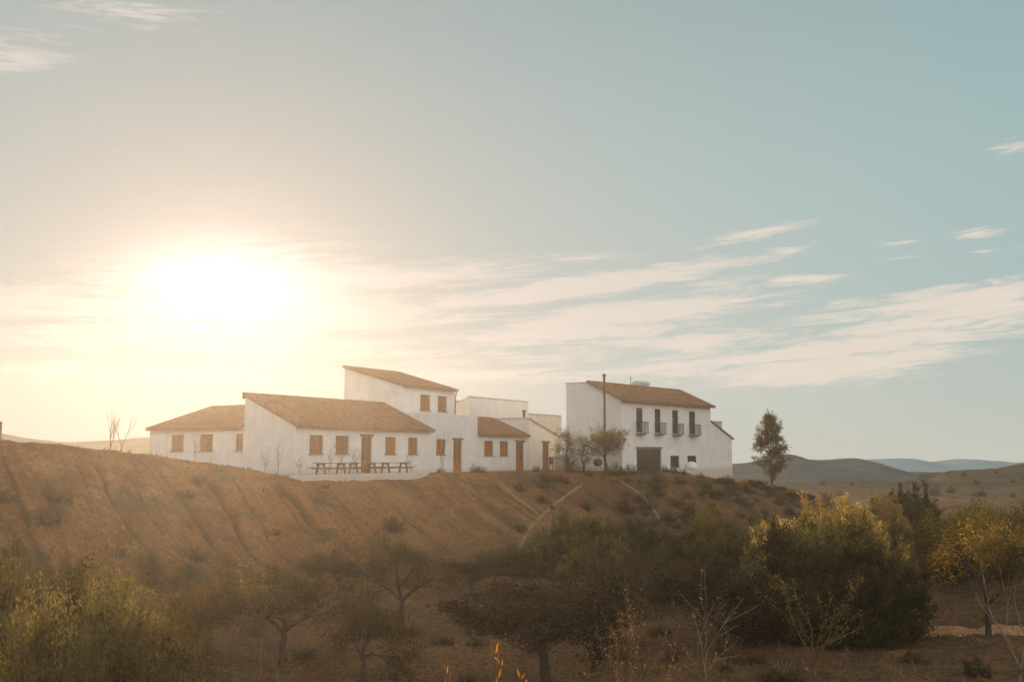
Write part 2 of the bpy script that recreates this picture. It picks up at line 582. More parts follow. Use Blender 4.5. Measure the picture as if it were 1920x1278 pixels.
# ------------------------------------------------------------------ mesh builder
class MB:
    def __init__(self):
        self.v = []
        self.f = []

    def quad(self, *p):
        i = len(self.v)
        self.v += [tuple(q) for q in p]
        self.f.append(tuple(range(i, i + len(p))))
        return self

    def box(self, x0, x1, y0, y1, z0, z1):
        i = len(self.v)
        self.v += [(x, y, z) for z in (z0, z1) for y in (y0, y1) for x in (x0, x1)]
        for f in ((0, 2, 3, 1), (4, 5, 7, 6), (0, 1, 5, 4), (2, 6, 7, 3), (0, 4, 6, 2), (1, 3, 7, 5)):
            self.f.append(tuple(i + k for k in f))
        return self

    def prism(self, poly, axis, a, b):
        """poly: list of 2-D points (the other two axes in order), extruded along axis from a to b"""
        i = len(self.v)
        n = len(poly)
        for w in (a, b):
            for p in poly:
                q = list(p)
                q.insert(axis, w)
                self.v.append(tuple(q))
        self.f.append(tuple(range(i, i + n)))
        self.f.append(tuple(range(i + 2 * n - 1, i + n - 1, -1)))
        for k in range(n):
            k2 = (k + 1) % n
            self.f.append((i + k, i + n + k, i + n + k2, i + k2))
        return self

    def tube(self, pts, rad, n=6, cap=True):
        pts = [Vector(p) for p in pts]
        if not hasattr(rad, "__len__"): rad = [rad] * len(pts)
        rings = []
        for k, p in enumerate(pts):
            d = (pts[min(k + 1, len(pts) - 1)] - pts[max(k - 1, 0)])
            if d.length < 1e-6: d = Vector((0, 0, 1))
            d.normalize()
            a = d.orthogonal().normalized() if abs(d.z) > 0.99 else d.cross(Vector((0, 0, 1))).normalized()
            b = d.cross(a)
            i = len(self.v)
            for j in range(n):
                w = 2 * math.pi * j / n
                self.v.append(tuple(p + (a * math.cos(w) + b * math.sin(w)) * rad[k]))
            rings.append(i)
        for k in range(len(rings) - 1):
            for j in range(n):
                j2 = (j + 1) % n
                self.f.append((rings[k] + j, rings[k] + j2, rings[k + 1] + j2, rings[k + 1] + j))
        if cap:
            self.f.append(tuple(rings[0] + j for j in range(n - 1, -1, -1)))
            self.f.append(tuple(rings[-1] + j for j in range(n)))
        return self

    def lathe(self, prof, n=16, c=(0, 0, 0)):
        rings = []
        for r, z in prof:
            i = len(self.v)
            for j in range(n):
                w = 2 * math.pi * j / n
                self.v.append((c[0] + r * math.cos(w), c[1] + r * math.sin(w), c[2] + z))
            rings.append(i)
        for k in range(len(rings) - 1):
            for j in range(n):
                j2 = (j + 1) % n
                self.f.append((rings[k] + j, rings[k] + j2, rings[k + 1] + j2, rings[k + 1] + j))
        self.f.append(tuple(rings[0] + j for j in range(n - 1, -1, -1)))
        self.f.append(tuple(rings[-1] + j for j in range(n)))
        return self

    def build(self, name, mat, parent=None, smooth=False):
        me = bpy.data.meshes.new(name)
        me.from_pydata(self.v, [], self.f)
        if smooth:
            me.polygons.foreach_set("use_smooth", [True] * len(me.polygons))
        me.materials.append(mat)
        me.update()
        return obj_from(name, me, parent)


def copy_tree(o, parent=None):
    c = o.copy()
    col.objects.link(c)
    c.parent = parent
    for ch in list(o.children):
        copy_tree(ch, c)
    return c


# ------------------------------------------------------------------ buildings
class Site:
    """a vertical facade plane: origin, direction; local x runs along it, local y goes back from it"""
    def __init__(self, x, y, rz):
        self.x, self.y, self.rz = x, y, rz
        self.e = (math.cos(rz), math.sin(rz))
        self.n = (-math.sin(rz), math.cos(rz))

    def t(self, px, g=0.0):
        u = (px - 960.0) / F / math.cos(PITCH)
        for _ in range(4):      # the column px at the horizon's height
            pass
        # x/y = a/(cos - b sin); b at the horizon row
        b = -(857 - 639.0) / F
        a = (px - 960.0) / F
        u = a / (math.cos(PITCH) - b * math.sin(PITCH))
        ox, oy = self.x + self.n[0] * g, self.y + self.n[1] * g
        return (u * oy - ox) / (self.e[0] - u * self.e[1])

    def w(self, t, g, z):
        return (self.x + self.e[0] * t + self.n[0] * g, self.y + self.e[1] * t + self.n[1] * g, z)


def front_wall(mb, x0, x1, z0, ztop, holes, depth=0.22, y=0.0):
    """front face in the plane y with openings and their reveals; ztop = (z at x0, z at x1)"""
    zt = lambda x: ztop[0] + (ztop[1] - ztop[0]) * (x - x0) / (x1 - x0)
    xs = sorted({x0, x1, *[h[0] for h in holes], *[h[1] for h in holes]})
    for a, b in zip(xs[:-1], xs[1:]):
        mid = (a + b) / 2
        hs = sorted([h for h in holes if h[0] < mid < h[1]], key=lambda h: h[2])
        z = z0
        for h in hs:
            if h[2] > z + 1e-4: mb.quad((a, y, z), (b, y, z), (b, y, h[2]), (a, y, h[2]))
            z = h[3]
        mb.quad((a, y, z), (b, y, z), (b, y, zt(b)), (a, y, zt(a)))
    for a, b, c, d in holes:
        mb.quad((a, y, c), (a, y, d), (a, y + depth, d), (a, y + depth, c))
        mb.quad((b, y, c), (b, y + depth, c), (b, y + depth, d), (b, y, d))
        mb.quad((a, y, c), (a, y + depth, c), (b, y + depth, c), (b, y, c))
        mb.quad((a, y, d), (b, y, d), (b, y + depth, d), (a, y + depth, d))


def body(mb, x0, x1, z0, depth, zf, zbk, holes, zr=None):
    """house body; zf = eave height in front, zbk = list of (y, z) of the roof profile from front to back"""
    prof = [(0.0, zf)] + zbk
    front_wall(mb, x0, x1, z0, (zf, zf), holes)
    for x in (x0, x1):
        pts = [(x, 0, z0)] + [(x, a, b) for a, b in prof] + [(x, prof[-1][0], z0)]
        mb.quad(*(pts if x == x0 else pts[::-1]))
    yb, zb_ = prof[-1]
    mb.quad((x0, yb, z0), (x0, yb, zb_), (x1, yb, zb_), (x1, yb, z0))
    mb.quad((x0, 0.5, zf - 0.3), (x1, 0.5, zf - 0.3), (x1, yb, zf - 0.3), (x0, yb, zf - 0.3))


def tiled_roof(parent, x0, x1, y0, z0, y1, z1, thick=0.10, over=0.35, side=0.18, name="roof", pitch=0.26):
    """barrel tile sheet from the eave (y0,z0) up to (y1,z1); rows of tiles step down the slope"""
    sl = (z1 - z0) / (y1 - y0)
    ya, yb = y0 - over, y1 + 0.12
    x0, x1 = x0 - side, x1 + side
    nx = max(8, int((x1 - x0) / pitch * 6))
    L = math.hypot(yb - ya, sl * (yb - ya))
    nrow = max(4, int(L / 0.36))
    xs = np.linspace(x0, x1, nx)
    wave = np.abs(np.sin(np.pi * (xs - x0) / pitch)) ** 0.7 * 0.085
    r_ = np.random.default_rng(int(abs(x1 * 97 + z1 * 31)))
    vs, fs = [], []
    for k in range(nrow):
        a = ya + (yb - ya) * k / nrow
        b = ya + (yb - ya) * (k + 1.12) / nrow
        cj = r_.normal(0, 0.008, int((x1 - x0) / pitch) + 3)
        jit = cj[np.floor((xs - x0) / pitch).astype(int)]
        za = z0 + sl * (a - y0) + 0.035 + wave + jit
        zb2 = z0 + sl * (b - y0) + wave + jit * 0.4
        i = len(vs)
        for q in range(nx): vs.append((xs[q], a + jit[q] * 2, za[q] + thick * .5))
        for q in range(nx): vs.append((xs[q], b, zb2[q] + thick * .5))
        for q in range(nx): vs.append((xs[q], a + jit[q] * 2 + 0.002, za[q] - 0.05 + thick * .5))
        for q in range(nx - 1):
            fs.append((i + q, i + q + 1, i + nx + q + 1, i + nx + q))
            fs.append((i + 2 * nx + q, i + 2 * nx + q + 1, i + q + 1, i + q))
    o = obj_from(name, mesh_np(name, vs, fs, M["tile"], smooth=False), parent)
    # the bed below the tiles and the eave course
    mb = MB()
    mb.prism([(ya + .06, z0 + sl * (ya + .06 - y0) - 0.09), (ya + .06, z0 + sl * (ya + .06 - y0) + 0.03), (yb, z0 + sl * (yb - y0) + 0.03), (yb, z0 + sl * (yb - y0) - 0.09)], 0, x0 + 0.03, x1 - 0.03)
    mb.build("roof_bed", M["eave"], o)
    return o


def shutter_window(parent, a, b, z0, z1, y=0.12, mat="wood", sill=True, lintel=False):
    """wooden window: frame, two leaves of panes"""
    fr = MB()
    w = 0.075
    fr.box(a, a + w, y - .03, y + .06, z0, z1).box(b - w, b, y - .03, y + .06, z0, z1)
    fr.box(a + w, b - w, y - .03, y + .06, z0, z0 + w).box(a + w, b - w, y - .03, y + .06, z1 - w, z1)
    mid = (a + b) / 2
    fr.box(mid - .045, mid + .045, y - .035, y + .06, z0 + w, z1 - w)
    f = fr.build("window", M[mat], parent)
    sh = MB()
    for c, d in ((a + w, mid - .045), (mid + .045, b - w)):
        n = 9
        hgt = (z1 - z0 - 2 * w) / n
        for k in range(n):
            zz = z0 + w + k * hgt
            sh.quad((c, y - .005, zz), (d, y - .005, zz), (d, y + .03, zz + hgt * .95), (c, y + .03, zz + hgt * .95))
            sh.quad((c, y + .03, zz + hgt * .95), (d, y + .03, zz + hgt * .95), (d, y - .005, zz + hgt), (c, y - .005, zz + hgt))
    sh.build("shutter", M[mat], f)
    if sill:
        MB().box(a - .08, b + .08, -.07, y - .03, z0 - .07, z0).build("sill", M["stone"], f)
    return f


def wood_door(parent, a, b, z0, z1, y=0.12, lintel=True):
    fr = MB()
    w = 0.09
    fr.box(a, a + w, y - .04, y + .06, z0, z1).box(b - w, b, y - .04, y + .06, z0, z1).box(a + w, b - w, y - .04, y + .06, z1 - w, z1)
    mid = (a + b) / 2
    fr.box(a + w, b - w, y - .02, y + .05, z0, z0 + 0.85)
    fr.box(mid - .06, mid + .06, y - .03, y + .05, z0 + .85, z1 - w)
    f = fr.build("door", M["wood"], parent)
    MB().box(a + w, mid - .06, y, y + .02, z0 + .85, z1 - w).box(mid + .06, b - w, y, y + .02, z0 + .85, z1 - w).build("pane", M["wood_dark"], f)
    MB().tube([(mid + .10, y - .09, z0 + 1.0), (mid + .10, y - .09, z0 + 1.18)], .015).build("handle", M["iron"], f)
    if lintel:
        MB().box(a - .16, b + .16, -.05, 0.1, z1 - 0.0, z1 + 0.16).build("lintel", M["lintel"], f)
    return f


TH = R(90 - 32.5)
PH = (-14.28, 66.0)
hall_s = Site(PH[0], PH[1], TH)
FLOOR = 5.4


def house(name, site, label, cat="house"):
    e = empty(name, (site.x, site.y, 0), site.rz)
    tag(e, label, cat)
    return e


# long hall
s = hall_s
hall = house("long_house", s, "long white single-storey house with a broad tiled lean-to roof behind the picnic tables")
t1 = s.t(808)
wins = [(s.t(580), s.t(605)), (s.t(629), s.t(654)), (s.t(722), s.t(742)), (s.t(765), s.t(783))]
dr = (s.t(677), s.t(697))
holes = [(a, b, 6.74, 8.0) for a, b in wins] + [(dr[0], dr[1], FLOOR, 8.0)]
mb = MB()
body(mb, 0, t1, 4.2, 4.86, 8.62, [(4.86, 10.75)], holes)
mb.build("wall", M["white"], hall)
tiled_roof(hall, 0, t1, 0, 8.66, 4.86, 10.79)
for a, b in wins: shutter_window(hall, a, b, 6.74, 8.0)
wood_door(hall, dr[0], dr[1], FLOOR, 8.0)
pv = MB(); pv.box(-.1, t1 + .1, 4.86 + .02, 5.06, 10.5, 10.93); pv.build("ridge_course", M["eave"], hall)

# low wing, at right angles to the hall
sw = Site(PH[0] + NH[0] * 15.0 + DH[0] * .12, PH[1] + NH[1] * 15.0 + DH[1] * .12, R(-32.5))
wing = house("low_house", sw, "low white house with a shallow tiled roof, half hidden by the brow of the bank")
mb = MB()
ww = [(sw.t(320), sw.t(343)), (sw.t(373), sw.t(398)), (sw.t(441), sw.t(454))]
body(mb, 0, 10.1, 4.5, 5.7, 8.58, [(5.7, 10.35)], [(a, b, 6.95, 8.12) for a, b in ww])
mb.build("wall", M["white"], wing)
tiled_roof(wing, 0, 9.9, 0, 8.62, 5.7, 10.39)
for a, b in ww: shutter_window(wing, a, b, 6.95, 8.12)

# tower
st = Site(PH[0] + NH[0] * 4.95, PH[1] + NH[1] * 4.95, TH)
tower = house("tower_house", st, "tall white block with lean-to roof and two orange windows behind the long house")
ta, tb = st.t(755), st.t(852)
tw = [(st.t(787), st.t(806)), (st.t(820), st.t(837))]
mb = MB()
body(mb, ta, tb, 4.6, 6.6, 12.45, [(6.6, 14.32)], [(a, b, 10.5, 11.87) for a, b in tw])
mb.build("wall", M["white"], tower)
tiled_roof(tower, ta, tb, 0, 12.5, 6.6, 14.36)
for a, b in tw: shutter_window(tower, a, b, 10.5, 11.87)
MB().tube([(tb + .08, -.1, 12.35), (tb + .08, -.1, 12.1), (tb + .08, .02, 11.9), (tb + .08, .02, 10.2)], .06, 8).build("drainpipe", M["rust"], tower)

# entrance block between tower and cottage
sb = Site(PH[0] + NH[0] * 1.0, PH[1] + NH[1] * 1.0, TH)
ent = house("entrance_house", sb, "plain white flat-topped block with one shuttered window and a door, below the tower", "house")
ea, eb = 14.9, sb.t(895)
w1 = (sb.t(818), sb.t(835)); d1 = (sb.t(850), sb.t(866))
mb = MB()
body(mb, ea, eb, 4.5, 3.9, 10.02, [(3.9, 10.1)], [(w1[0], w1[1], 6.72, 7.98), (d1[0], d1[1], 5.32, 7.94)])
mb.quad((ea, 0, 10.02), (eb, 0, 10.02), (eb, 3.9, 10.1), (ea, 3.9, 10.1))
mb.build("wall", M["white"], ent)
shutter_window(ent, w1[0], w1[1], 6.72, 7.98)
wood_door(ent, d1[0], d1[1], 5.32, 7.94)

# cottage with small tiled roof
cot = house("cottage", sb, "white cottage front with a small orange tiled roof over two shuttered windows and a door")
ca, cb = eb, sb.t(990)
cw = [(sb.t(908), sb.t(925)), (sb.t(937), sb.t(953))]; cd = (sb.t(967.5), sb.t(982))
mb = MB()
body(mb, ca + .01, cb, 4.5, 3.85, 8.5, [(3.85, 10.05)], [(a, b, 6.66, 7.93) for a, b in cw] + [(cd[0], cd[1], 5.3, 7.9)])
mb.build("wall", M["white"], cot)
tiled_roof(cot, ca + .2, cb - .2, 0, 8.54, 3.85, 10.09)
for a, b in cw: shutter_window(cot, a, b, 6.66, 7.93)
wood_door(cot, cd[0], cd[1], 5.3, 7.9)

# gabled end house: roof falls to the right
gab = house("gable_house", sb, "white end house with a roof line falling toward the cane screen")
ga, gb = cb + .02, sb.t(1045)
gd = (sb.t(1017), sb.t(1029))
z0g, z1g = 10.05, 8.55
mb = MB()
front_wall(mb, ga, gb, 4.5, (z0g, z1g), [(gd[0], gd[1], 5.3, 7.88)], y=-.03)
mb.quad((ga, -.03, 4.5), (ga, -.03, z0g), (ga, 4.6, z0g), (ga, 4.6, 4.5))
mb.quad((gb, -.03, 4.5), (gb, 4.6, 4.5), (gb, 4.6, z1g), (gb, -.03, z1g))
mb.quad((ga, 4.6, 4.5), (ga, 4.6, z0g), (gb, 4.6, z1g), (gb, 4.6, 4.5))
mb.build("wall", M["white"], gab)
wood_door(gab, gd[0], gd[1], 5.3, 7.88, y=.09)
rm = MB(); rm.prism([(ga - .05, z0g + .01), (ga - .05, z0g + .15), (gb + .35, z1g + .06), (gb + .35, z1g - .08)], 1, -.22, 4.75)
rm.build("roof", M["grey"], gab)
MB().tube([(ga + .9, 1.0, 9.7), (ga + .9, 1.0, 10.75)], .13, 8).tube([(ga + .9, 1.0, 10.76), (ga + .9, 1.0, 10.9)], .2, 8).build("flue", M["iron"], gab)

# rear block
sr = Site(PH[0] + NH[0] * 6.2, PH[1] + NH[1] * 6.2, TH)
rear = house("rear_block", sr, "windowless pale block with a level top rising behind the cottage roof", "house")
ra, rb = sr.t(880), sr.t(990)
mb = MB()
body(mb, ra, rb, 4.5, 5, 12.12, [(5, 10.5)], [])
mb.build("wall", M["white"], rear)
tiled_roof(rear, ra, rb, 0.25, 12.02, 5, 10.45, over=0.0, side=-.2)
MB().box(ra - .05, rb + .05, -.05, .22, 12.122, 12.24).build("coping", M["grey"], rear)

# pale block far behind
sp_ = Site(*at(998, 857, 116)[:2], TH)
pale = house("far_block", sp_, "small cream block seen in the gap between the end house and the big house")
pw = sp_.t(1053)
mb = MB()
body(mb, -3.0, pw, 3.0, 5.0, zat(778, 118), [(5.0, zat(778, 118) - .2)], [])
mb.build("wall", M["cream"], pale)
MB().box(-3.05, pw + .05, -.06, 5.05, zat(778, 118) + .002, zat(778, 118) + .14).build("coping", M["grey"], pale)

# big house
TM = R(90 - 40.4)
sm = Site(9.66, 88.0, TM)
man = house("manor_house", sm, "big two-storey white house with four dark balcony doors under a brown tiled roof")
mt = sm.t(1334)
bd = [(sm.t(1194), sm.t(1206)), (sm.t(1229), sm.t(1240)), (sm.t(1262), sm.t(1273)), (sm.t(1293.5), sm.t(1305))]
big = (sm.t(1194), sm.t(1240))
sw2 = [(sm.t(1257), sm.t(1274)), (sm.t(1289), sm.t(1305))]
holes = [(a, b, 8.75, 10.95) for a, b in bd] + [(big[0], big[1], 5.1, 7.28)] + [(a, b, 5.55, 6.66) for a, b in sw2]
# merge the column order for holes that overlap in x
mb = MB()
body(mb, 0, mt, 3.4, 6.1, 11.62, [(3.47, 13.22), (6.1, 13.22)], holes)
mb.quad((0, 3.47, 13.22), (mt, 3.47, 13.22), (mt, 6.1, 13.22), (0, 6.1, 13.22))
mb.build("wall", M["white"], man)
tiled_roof(man, 0, mt, 0, 11.68, 3.47, 13.26, over=.5, side=.3)
MB().box(.3, mt + .3, -.30, -.002, 11.42, 11.53).build("eave_board", M["wood_dark"], man)
MB().box(-.03, .22, 3.6, 6.13, 13.222, 13.33).build("coping", M["grey"], man)
for a, b in bd:
    fr = MB()
    w = .07; y = .1
    fr.box(a, a + w, y - .03, y + .05, 8.75, 10.95).box(b - w, b, y - .03, y + .05, 8.75, 10.95).box(a + w, b - w, y - .03, y + .05, 10.95 - w, 10.95)
    md = (a + b) / 2
    fr.box(md - .05, md + .05, y - .03, y + .05, 8.75, 10.95 - w)
    for zz in (9.2, 10.1):
        fr.box(a + w, md - .05, y - .02, y + .04, zz, zz + .06).box(md + .05, b - w, y - .02, y + .04, zz, zz + .06)
    f = fr.build("balcony_door", M["frame_dark"], man)
    MB().box(a + w, md - .05, y, y + .015, 8.75, 10.95 - w).box(md + .05, b - w, y, y + .015, 8.75, 10.95 - w).build("pane", M["glass"], f)
    a2, b2 = a - .14, b + .14
    ba = MB(); ba.box(a2, b2, -.62, -.003, 8.62, 8.7).box(a2 + .1, b2 - .1, -.4, -.003, 8.50, 8.62)
    bal = ba.build("balcony", M["stone"], man)
    rl = MB()
    rl.box(a2 + .02, b2 - .02, -.60, -.56, 9.62, 9.67)
    for xx in (a2 + .02, b2 - .06): rl.box(xx, xx + .04, -.56, -.003, 9.62, 9.67)
    k = 0
    xx = a2 + .03
    while xx < b2 - .03:
        rl.box(xx, xx + .022, -.59, -.57, 8.7, 9.62); xx += .13
    for xx in (a2 + .03, b2 - .05):
        yy = -.5
        while yy < -.05:
            rl.box(xx, xx + .022, yy, yy + .02, 8.7, 9.62); yy += .13
    rl.build("railing", M["iron"], bal)
fr = MB(); a, b = big; y = .12
fr.box(a, a + .1, y - .03, y + .06, 5.1, 7.28).box(b - .1, b, y - .03, y + .06, 5.1, 7.28).box(a + .1, b - .1, y - .03, y + .06, 7.16, 7.28)
for q in (.5,): fr.box(a + (b - a) * q - .04, a + (b - a) * q + .04, y - .02, y + .05, 5.1, 7.16)
f = fr.build("patio_door", M["frame_dark"], man)
MB().box(a + .1, b - .1, y, y + .015, 5.1, 7.16).build("pane", M["glass"], f)
MB().box(a - .15, b + .15, -.05, .1, 7.283, 7.45).build("lintel", M["lintel"], f)
for a, b in sw2:
    fr = MB()
    fr.box(a, a + .07, .1, .18, 5.55, 6.66).box(b - .07, b, .1, .18, 5.55, 6.66).box(a + .07, b - .07, .1, .18, 5.55, 5.62).box(a + .07, b - .07, .1, .18, 6.59, 6.66)
    fr.box((a + b) / 2 - .03, (a + b) / 2 + .03, .1, .17, 5.62, 6.59)
    f = fr.build("window", M["frame_dark"], man)
    MB().box(a + .07, b - .07, .13, .145, 5.62, 6.59).build("pane", M["glass"], f)
    MB().box(a - .08, b + .08, -.07, .1, 5.48, 5.548).build("sill", M["stone"], f)
# roof chimney with rounded cap
cx = sm.t(1212, 4.2)
ch = MB(); ch.box(cx - .75, cx + .75, 4.2, 5.2, 13.0, 13.72)
chim = ch.build("chimney", M["grey"], man)
cp = MB(); pr = [(4.1, 13.72), (4.15, 13.86), (4.4, 14.0), (4.7, 14.05), (5.0, 14.0), (5.25, 13.86), (5.3, 13.72)]
cp.prism(pr, 0, cx - .85, cx + .85); cp.build("chimney_cap", M["grey"], chim)
cx = sm.t(1184.5, 4.0)
MB().tube([(cx, 4.0, 13.1), (cx, 4.0, 14.3)], .03, 6).box(cx - .16, cx + .16, 3.98, 4.02, 14.0, 14.04).box(cx - .1, cx + .1, 3.98, 4.02, 14.18, 14.22).build("aerial", M["iron"], man)

# annex
ann = house("annex", sm, "white lean-to annex stepping down from the end of the big house, with a small chimney")
aa, ab = mt + .02, sm.t(1373)
z0a, z1a = 10.05, 8.42
mb = MB()
front_wall(mb, aa, ab, 3.0, (z0a, z1a), [], y=.02)
mb.quad((ab, .02, 3.0), (ab, 5.6, 3.0), (ab, 5.6, z1a), (ab, .02, z1a))
mb.quad((aa, 5.6, 3.0), (aa, 5.6, z0a), (ab, 5.6, z1a), (ab, 5.6, 3.0))
mb.build("wall", M["white"], ann)
rm = MB(); rm.prism([(aa, z0a + .01), (aa, z0a + .14), (ab + .3, z1a + .03), (ab + .3, z1a - .1)], 1, -.12, 5.75)
rm.build("roof", M["eave"], ann)
acx = sm.t(1349, 1.5)
MB().box(acx - .35, acx + .35, 1.3, 1.9, 9.0, 10.15).box(acx - .42, acx + .42, 1.23, 1.97, 10.152, 10.25).build("chimney", M["grey"], ann)

# tall rusty pole in front of the gable
px_, py_, _ = at(1134.5, 857, 87.2)
pole = MB()
pole.tube([(0, 0, 4.9), (0, 0, 9.0), (0, 0, 13.55)], [.11, .105, .10], 10)
pole.tube([(0, 0, 13.56), (0, 0, 13.75)], .17, 10).tube([(0, 0, 9.2), (0, 0, 9.35)], .13, 10)
po = pole.build("flue_pole", M["rust"])
po.location = (px_, py_, 0)
tag(po, "tall thin rusty pipe standing upright against the gable of the big house", "pipe")

# low white wall that carries the picnic terrace
tw_ = Site(PH[0] - NH[0] * 3.0, PH[1] - NH[1] * 3.0, TH)
te = tw_.t(804)
trm = MB().box(-3.2, te, -.0, .3, 4.0, FLOOR + .02).box(te - .3, te, .3, 2.98, 4.0, FLOOR + .02)
tr = trm.build("terrace_wall", M["white"])
tr.location = (tw_.x, tw_.y, 0); tr.rotation_euler = (0, 0, TH)
tag(tr, "low white retaining wall along the front of the picnic terrace", "wall")
tf = MB().box(-3.2, te - .3, .3, 2.98, 4.9, FLOOR - .02).build("terrace", M["stone"])
tf.location = (tw_.x, tw_.y, 0); tf.rotation_euler = (0, 0, TH)
tag(tf, "paved strip the picnic tables stand on", kind="structure")

# low retaining wall under the garden of the big house
gw = Site(PH[0], PH[1], TH)
gm = MB()
pts = [at(1276, 894, 90.5), at(1300, 897, 93), at(1335, 905, 97), at(1366, 911, 100)]
for (xa, ya, za), (xb, yb, zb_) in zip(pts[:-1], pts[1:]):
    d = Vector((xb - xa, yb - ya, 0)).normalized(); n = Vector((-d.y, d.x, 0)) * .25
    i = len(gm.v)
    for (x, y, z) in ((xa, ya, za + .25), (xb, yb, zb_ + .25)):
        for q in (0, 1):
            gm.v.append((x + n.x * q, y + n.y * q, 3.0)); gm.v.append((x + n.x * q, y + n.y * q, z))
    gm.f += [(i, i + 4, i + 5, i + 1), (i + 2, i + 3, i + 7, i + 6), (i + 1, i + 5, i + 7, i + 3), (i, i + 1, i + 3, i + 2), (i + 4, i + 6, i + 7, i + 5)]
go = gm.build("garden_wall", M["white"])
tag(go, "low sloping white wall at the foot of the big house and its annex", "wall")


# ------------------------------------------------------------------ picnic tables
def picnic_table():
    r = empty("picnic_table", (0, 0, 0))
    L = 1.35
    tp = MB()
    for k in range(5): tp.box(-L, L, -.38 + k * .155, -.38 + k * .155 + .145, .72, .765)
    tp.build("tabletop", M["table_wood"], r)
    for s_ in (-1, 1):
        bm = MB()
        for k in range(2): bm.box(-L - .12, L + .12, s_ * .72 - .14 + k * .145, s_ * .72 - .14 + k * .145 + .135, .42, .465)
        bm.build("bench", M["table_wood"], r)
    for x in (-L * .72, L * .72):
        lm = MB()
        for s_ in (-1, 1):
            lm.prism([(s_ * .34, 0.0), (s_ * .44, 0.0), (s_ * .28, .72), (s_ * .18, .72)], 0, x - .06, x + .06)
        lm.box(x - .05, x + .05, -.82, .82, .34, .42).box(x - .05, x + .05, -.35, .35, .64, .72)
        lm.build("leg", M["table_wood"], r)
    return r


pt = picnic_table()
labs = ["wooden picnic table on the terrace nearest the blank end of the long house", "wooden picnic table in front of the second shutter and the door of the long house",
        "wooden picnic table in front of the last two shutters of the long house"]
for i, px in enumerate((618, 677, 737)):
    o = pt if i == 0 else copy_tree(pt)
    t_ = tw_.t(px, 1.5)
    o.location = tw_.w(t_, 1.35, FLOOR - .02)
    o.rotation_euler = (0, 0, TH + R((0, 1.5, -2)[i]))
    tag(o, labs[i], "picnic table", "picnic tables along the terrace")


# ------------------------------------------------------------------ small things in the garden
def place(px, Y, dz=0.0):
    b = -(857 - 639.0) / F
    u = ((px - 960.0) / F) / (math.cos(PITCH) - b * math.sin(PITCH))
    x = u * Y
    return (x, Y, H(x, Y) + dz)


def ground_hit(px, py, y0=20, y1=160):
    dx_, dy_, dz_ = ray(px, py)
    Ys = np.linspace(y0, y1, 1400)
    xs = dx_ / dy_ * Ys
    zs = CAM_Z + dz_ / dy_ * Ys
    hs = height(xs, Ys)
    k = np.where(zs < hs)[0]
    k = k[0] if len(k) else len(Ys) - 1
    return (float(xs[k]), float(Ys[k]), float(hs[k]))


# notice board
nb = empty("notice_board", place(1034, 92.5), TH)
MB().box(-.35, .35, -.03, .03, .55, 1.25).build("panel", M["panel"], nb)
for x in (-.3, .3): MB().box(x - .03, x + .03, .03, .08, 0, 1.2).build("post", M["iron"], nb)
tag(nb, "small dark panel on two short posts beside the last wooden door", "sign")

# kettle grill
kg = empty("kettle_grill", place(1121, 85.5))
MB().lathe([(.05, .55), (.22, .58), (.36, .72), (.40, .88), (.40, .90)], 18).build("bowl", M["iron"], kg, True)
MB().lathe([(.40, .905), (.37, 1.03), (.26, 1.15), (.10, 1.21), (.03, 1.22)], 18).build("lid", M["iron"], kg, True)
for k in range(3):
    a_ = k * 2.094 + .3
    MB().tube([(.2 * math.cos(a_), .2 * math.sin(a_), .6), (.42 * math.cos(a_), .42 * math.sin(a_), 0)], .02, 6).build("leg", M["iron"], kg)
tag(kg, "round black grill with a domed lid under the garden tree", "grill")

# clay oven
ov = empty("garden_oven", place(1296, 92.5))
MB().box(-.7, .7, -.55, .55, -.2, .35).build("base", M["white"], ov)
MB().lathe([(.62, .352), (.64, .5), (.60, .72), (.47, .92), (.27, 1.05), (.05, 1.1)], 20).build("dome", M["white"], ov, True)
MB().tube([(.42, .25, .9), (.42, .25, 1.55)], .07, 8).build("chimney", M["iron"], ov)
tag(ov, "small white domed garden oven below the end window of the big house", "oven")

# garden gate / cane screen
sc_ = empty("cane_screen", place(1053, 90.5), R(8))
cm = MB()
for k in range(26):
    x = -.65 + k * .052
    hh = 1.5 + .12 * math.sin(k * 2.3)
    cm.tube([(x, .01 * math.sin(k * 5), 0), (x + .01, 0, hh)], .02, 5)
cm.build("canes", M["stone"], sc_)
MB().box(-.7, .7, .02, .05, .35, .41).box(-.7, .7, .02, .05, 1.1, 1.16).build("rail", M["lintel"], sc_)
tag(sc_, "pinkish cane screen between the end house and the big house", "fence")

# utility post at the left edge
lp = MB().tube([(0, 0, -.3), (0, 0, 2.0)], .08, 8).build("wooden_post", M["lintel"])
b0 = at(-1, 835, 60)
lp.location = (b0[0], 60, H(b0[0], 60))
tag(lp, "stub of a dark wooden post on top of the bank, cut by the picture edge", "post")


# ------------------------------------------------------------------ foliage
def mat_leaf(name, c_dark, c_light, trans=0.45, hue_noise=0.6):
    m, g, o = new_mat(name)
    at_ = g.node("ShaderNodeAttribute", attribute_type="GEOMETRY", attribute_name="tint")
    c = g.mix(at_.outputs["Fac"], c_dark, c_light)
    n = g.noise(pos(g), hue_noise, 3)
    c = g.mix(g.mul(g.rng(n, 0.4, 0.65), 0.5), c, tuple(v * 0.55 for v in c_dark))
    d = g.node("ShaderNodeBsdfDiffuse"); g.link(c, d.inputs[0])
    t = g.node("ShaderNodeBsdfTranslucent")
    c2 = g.mix(1.0, c, (1.9, 1.55, 0.65), "MULTIPLY")
    g.link(c2, t.inputs[0])
    mx = g.node("ShaderNodeMixShader"); mx.inputs[0].default_value = trans
    g.link(d.outputs[0], mx.inputs[1]); g.link(t.outputs[0], mx.inputs[2])
    g.link(mx.outputs[0], o.inputs[0])
    return m


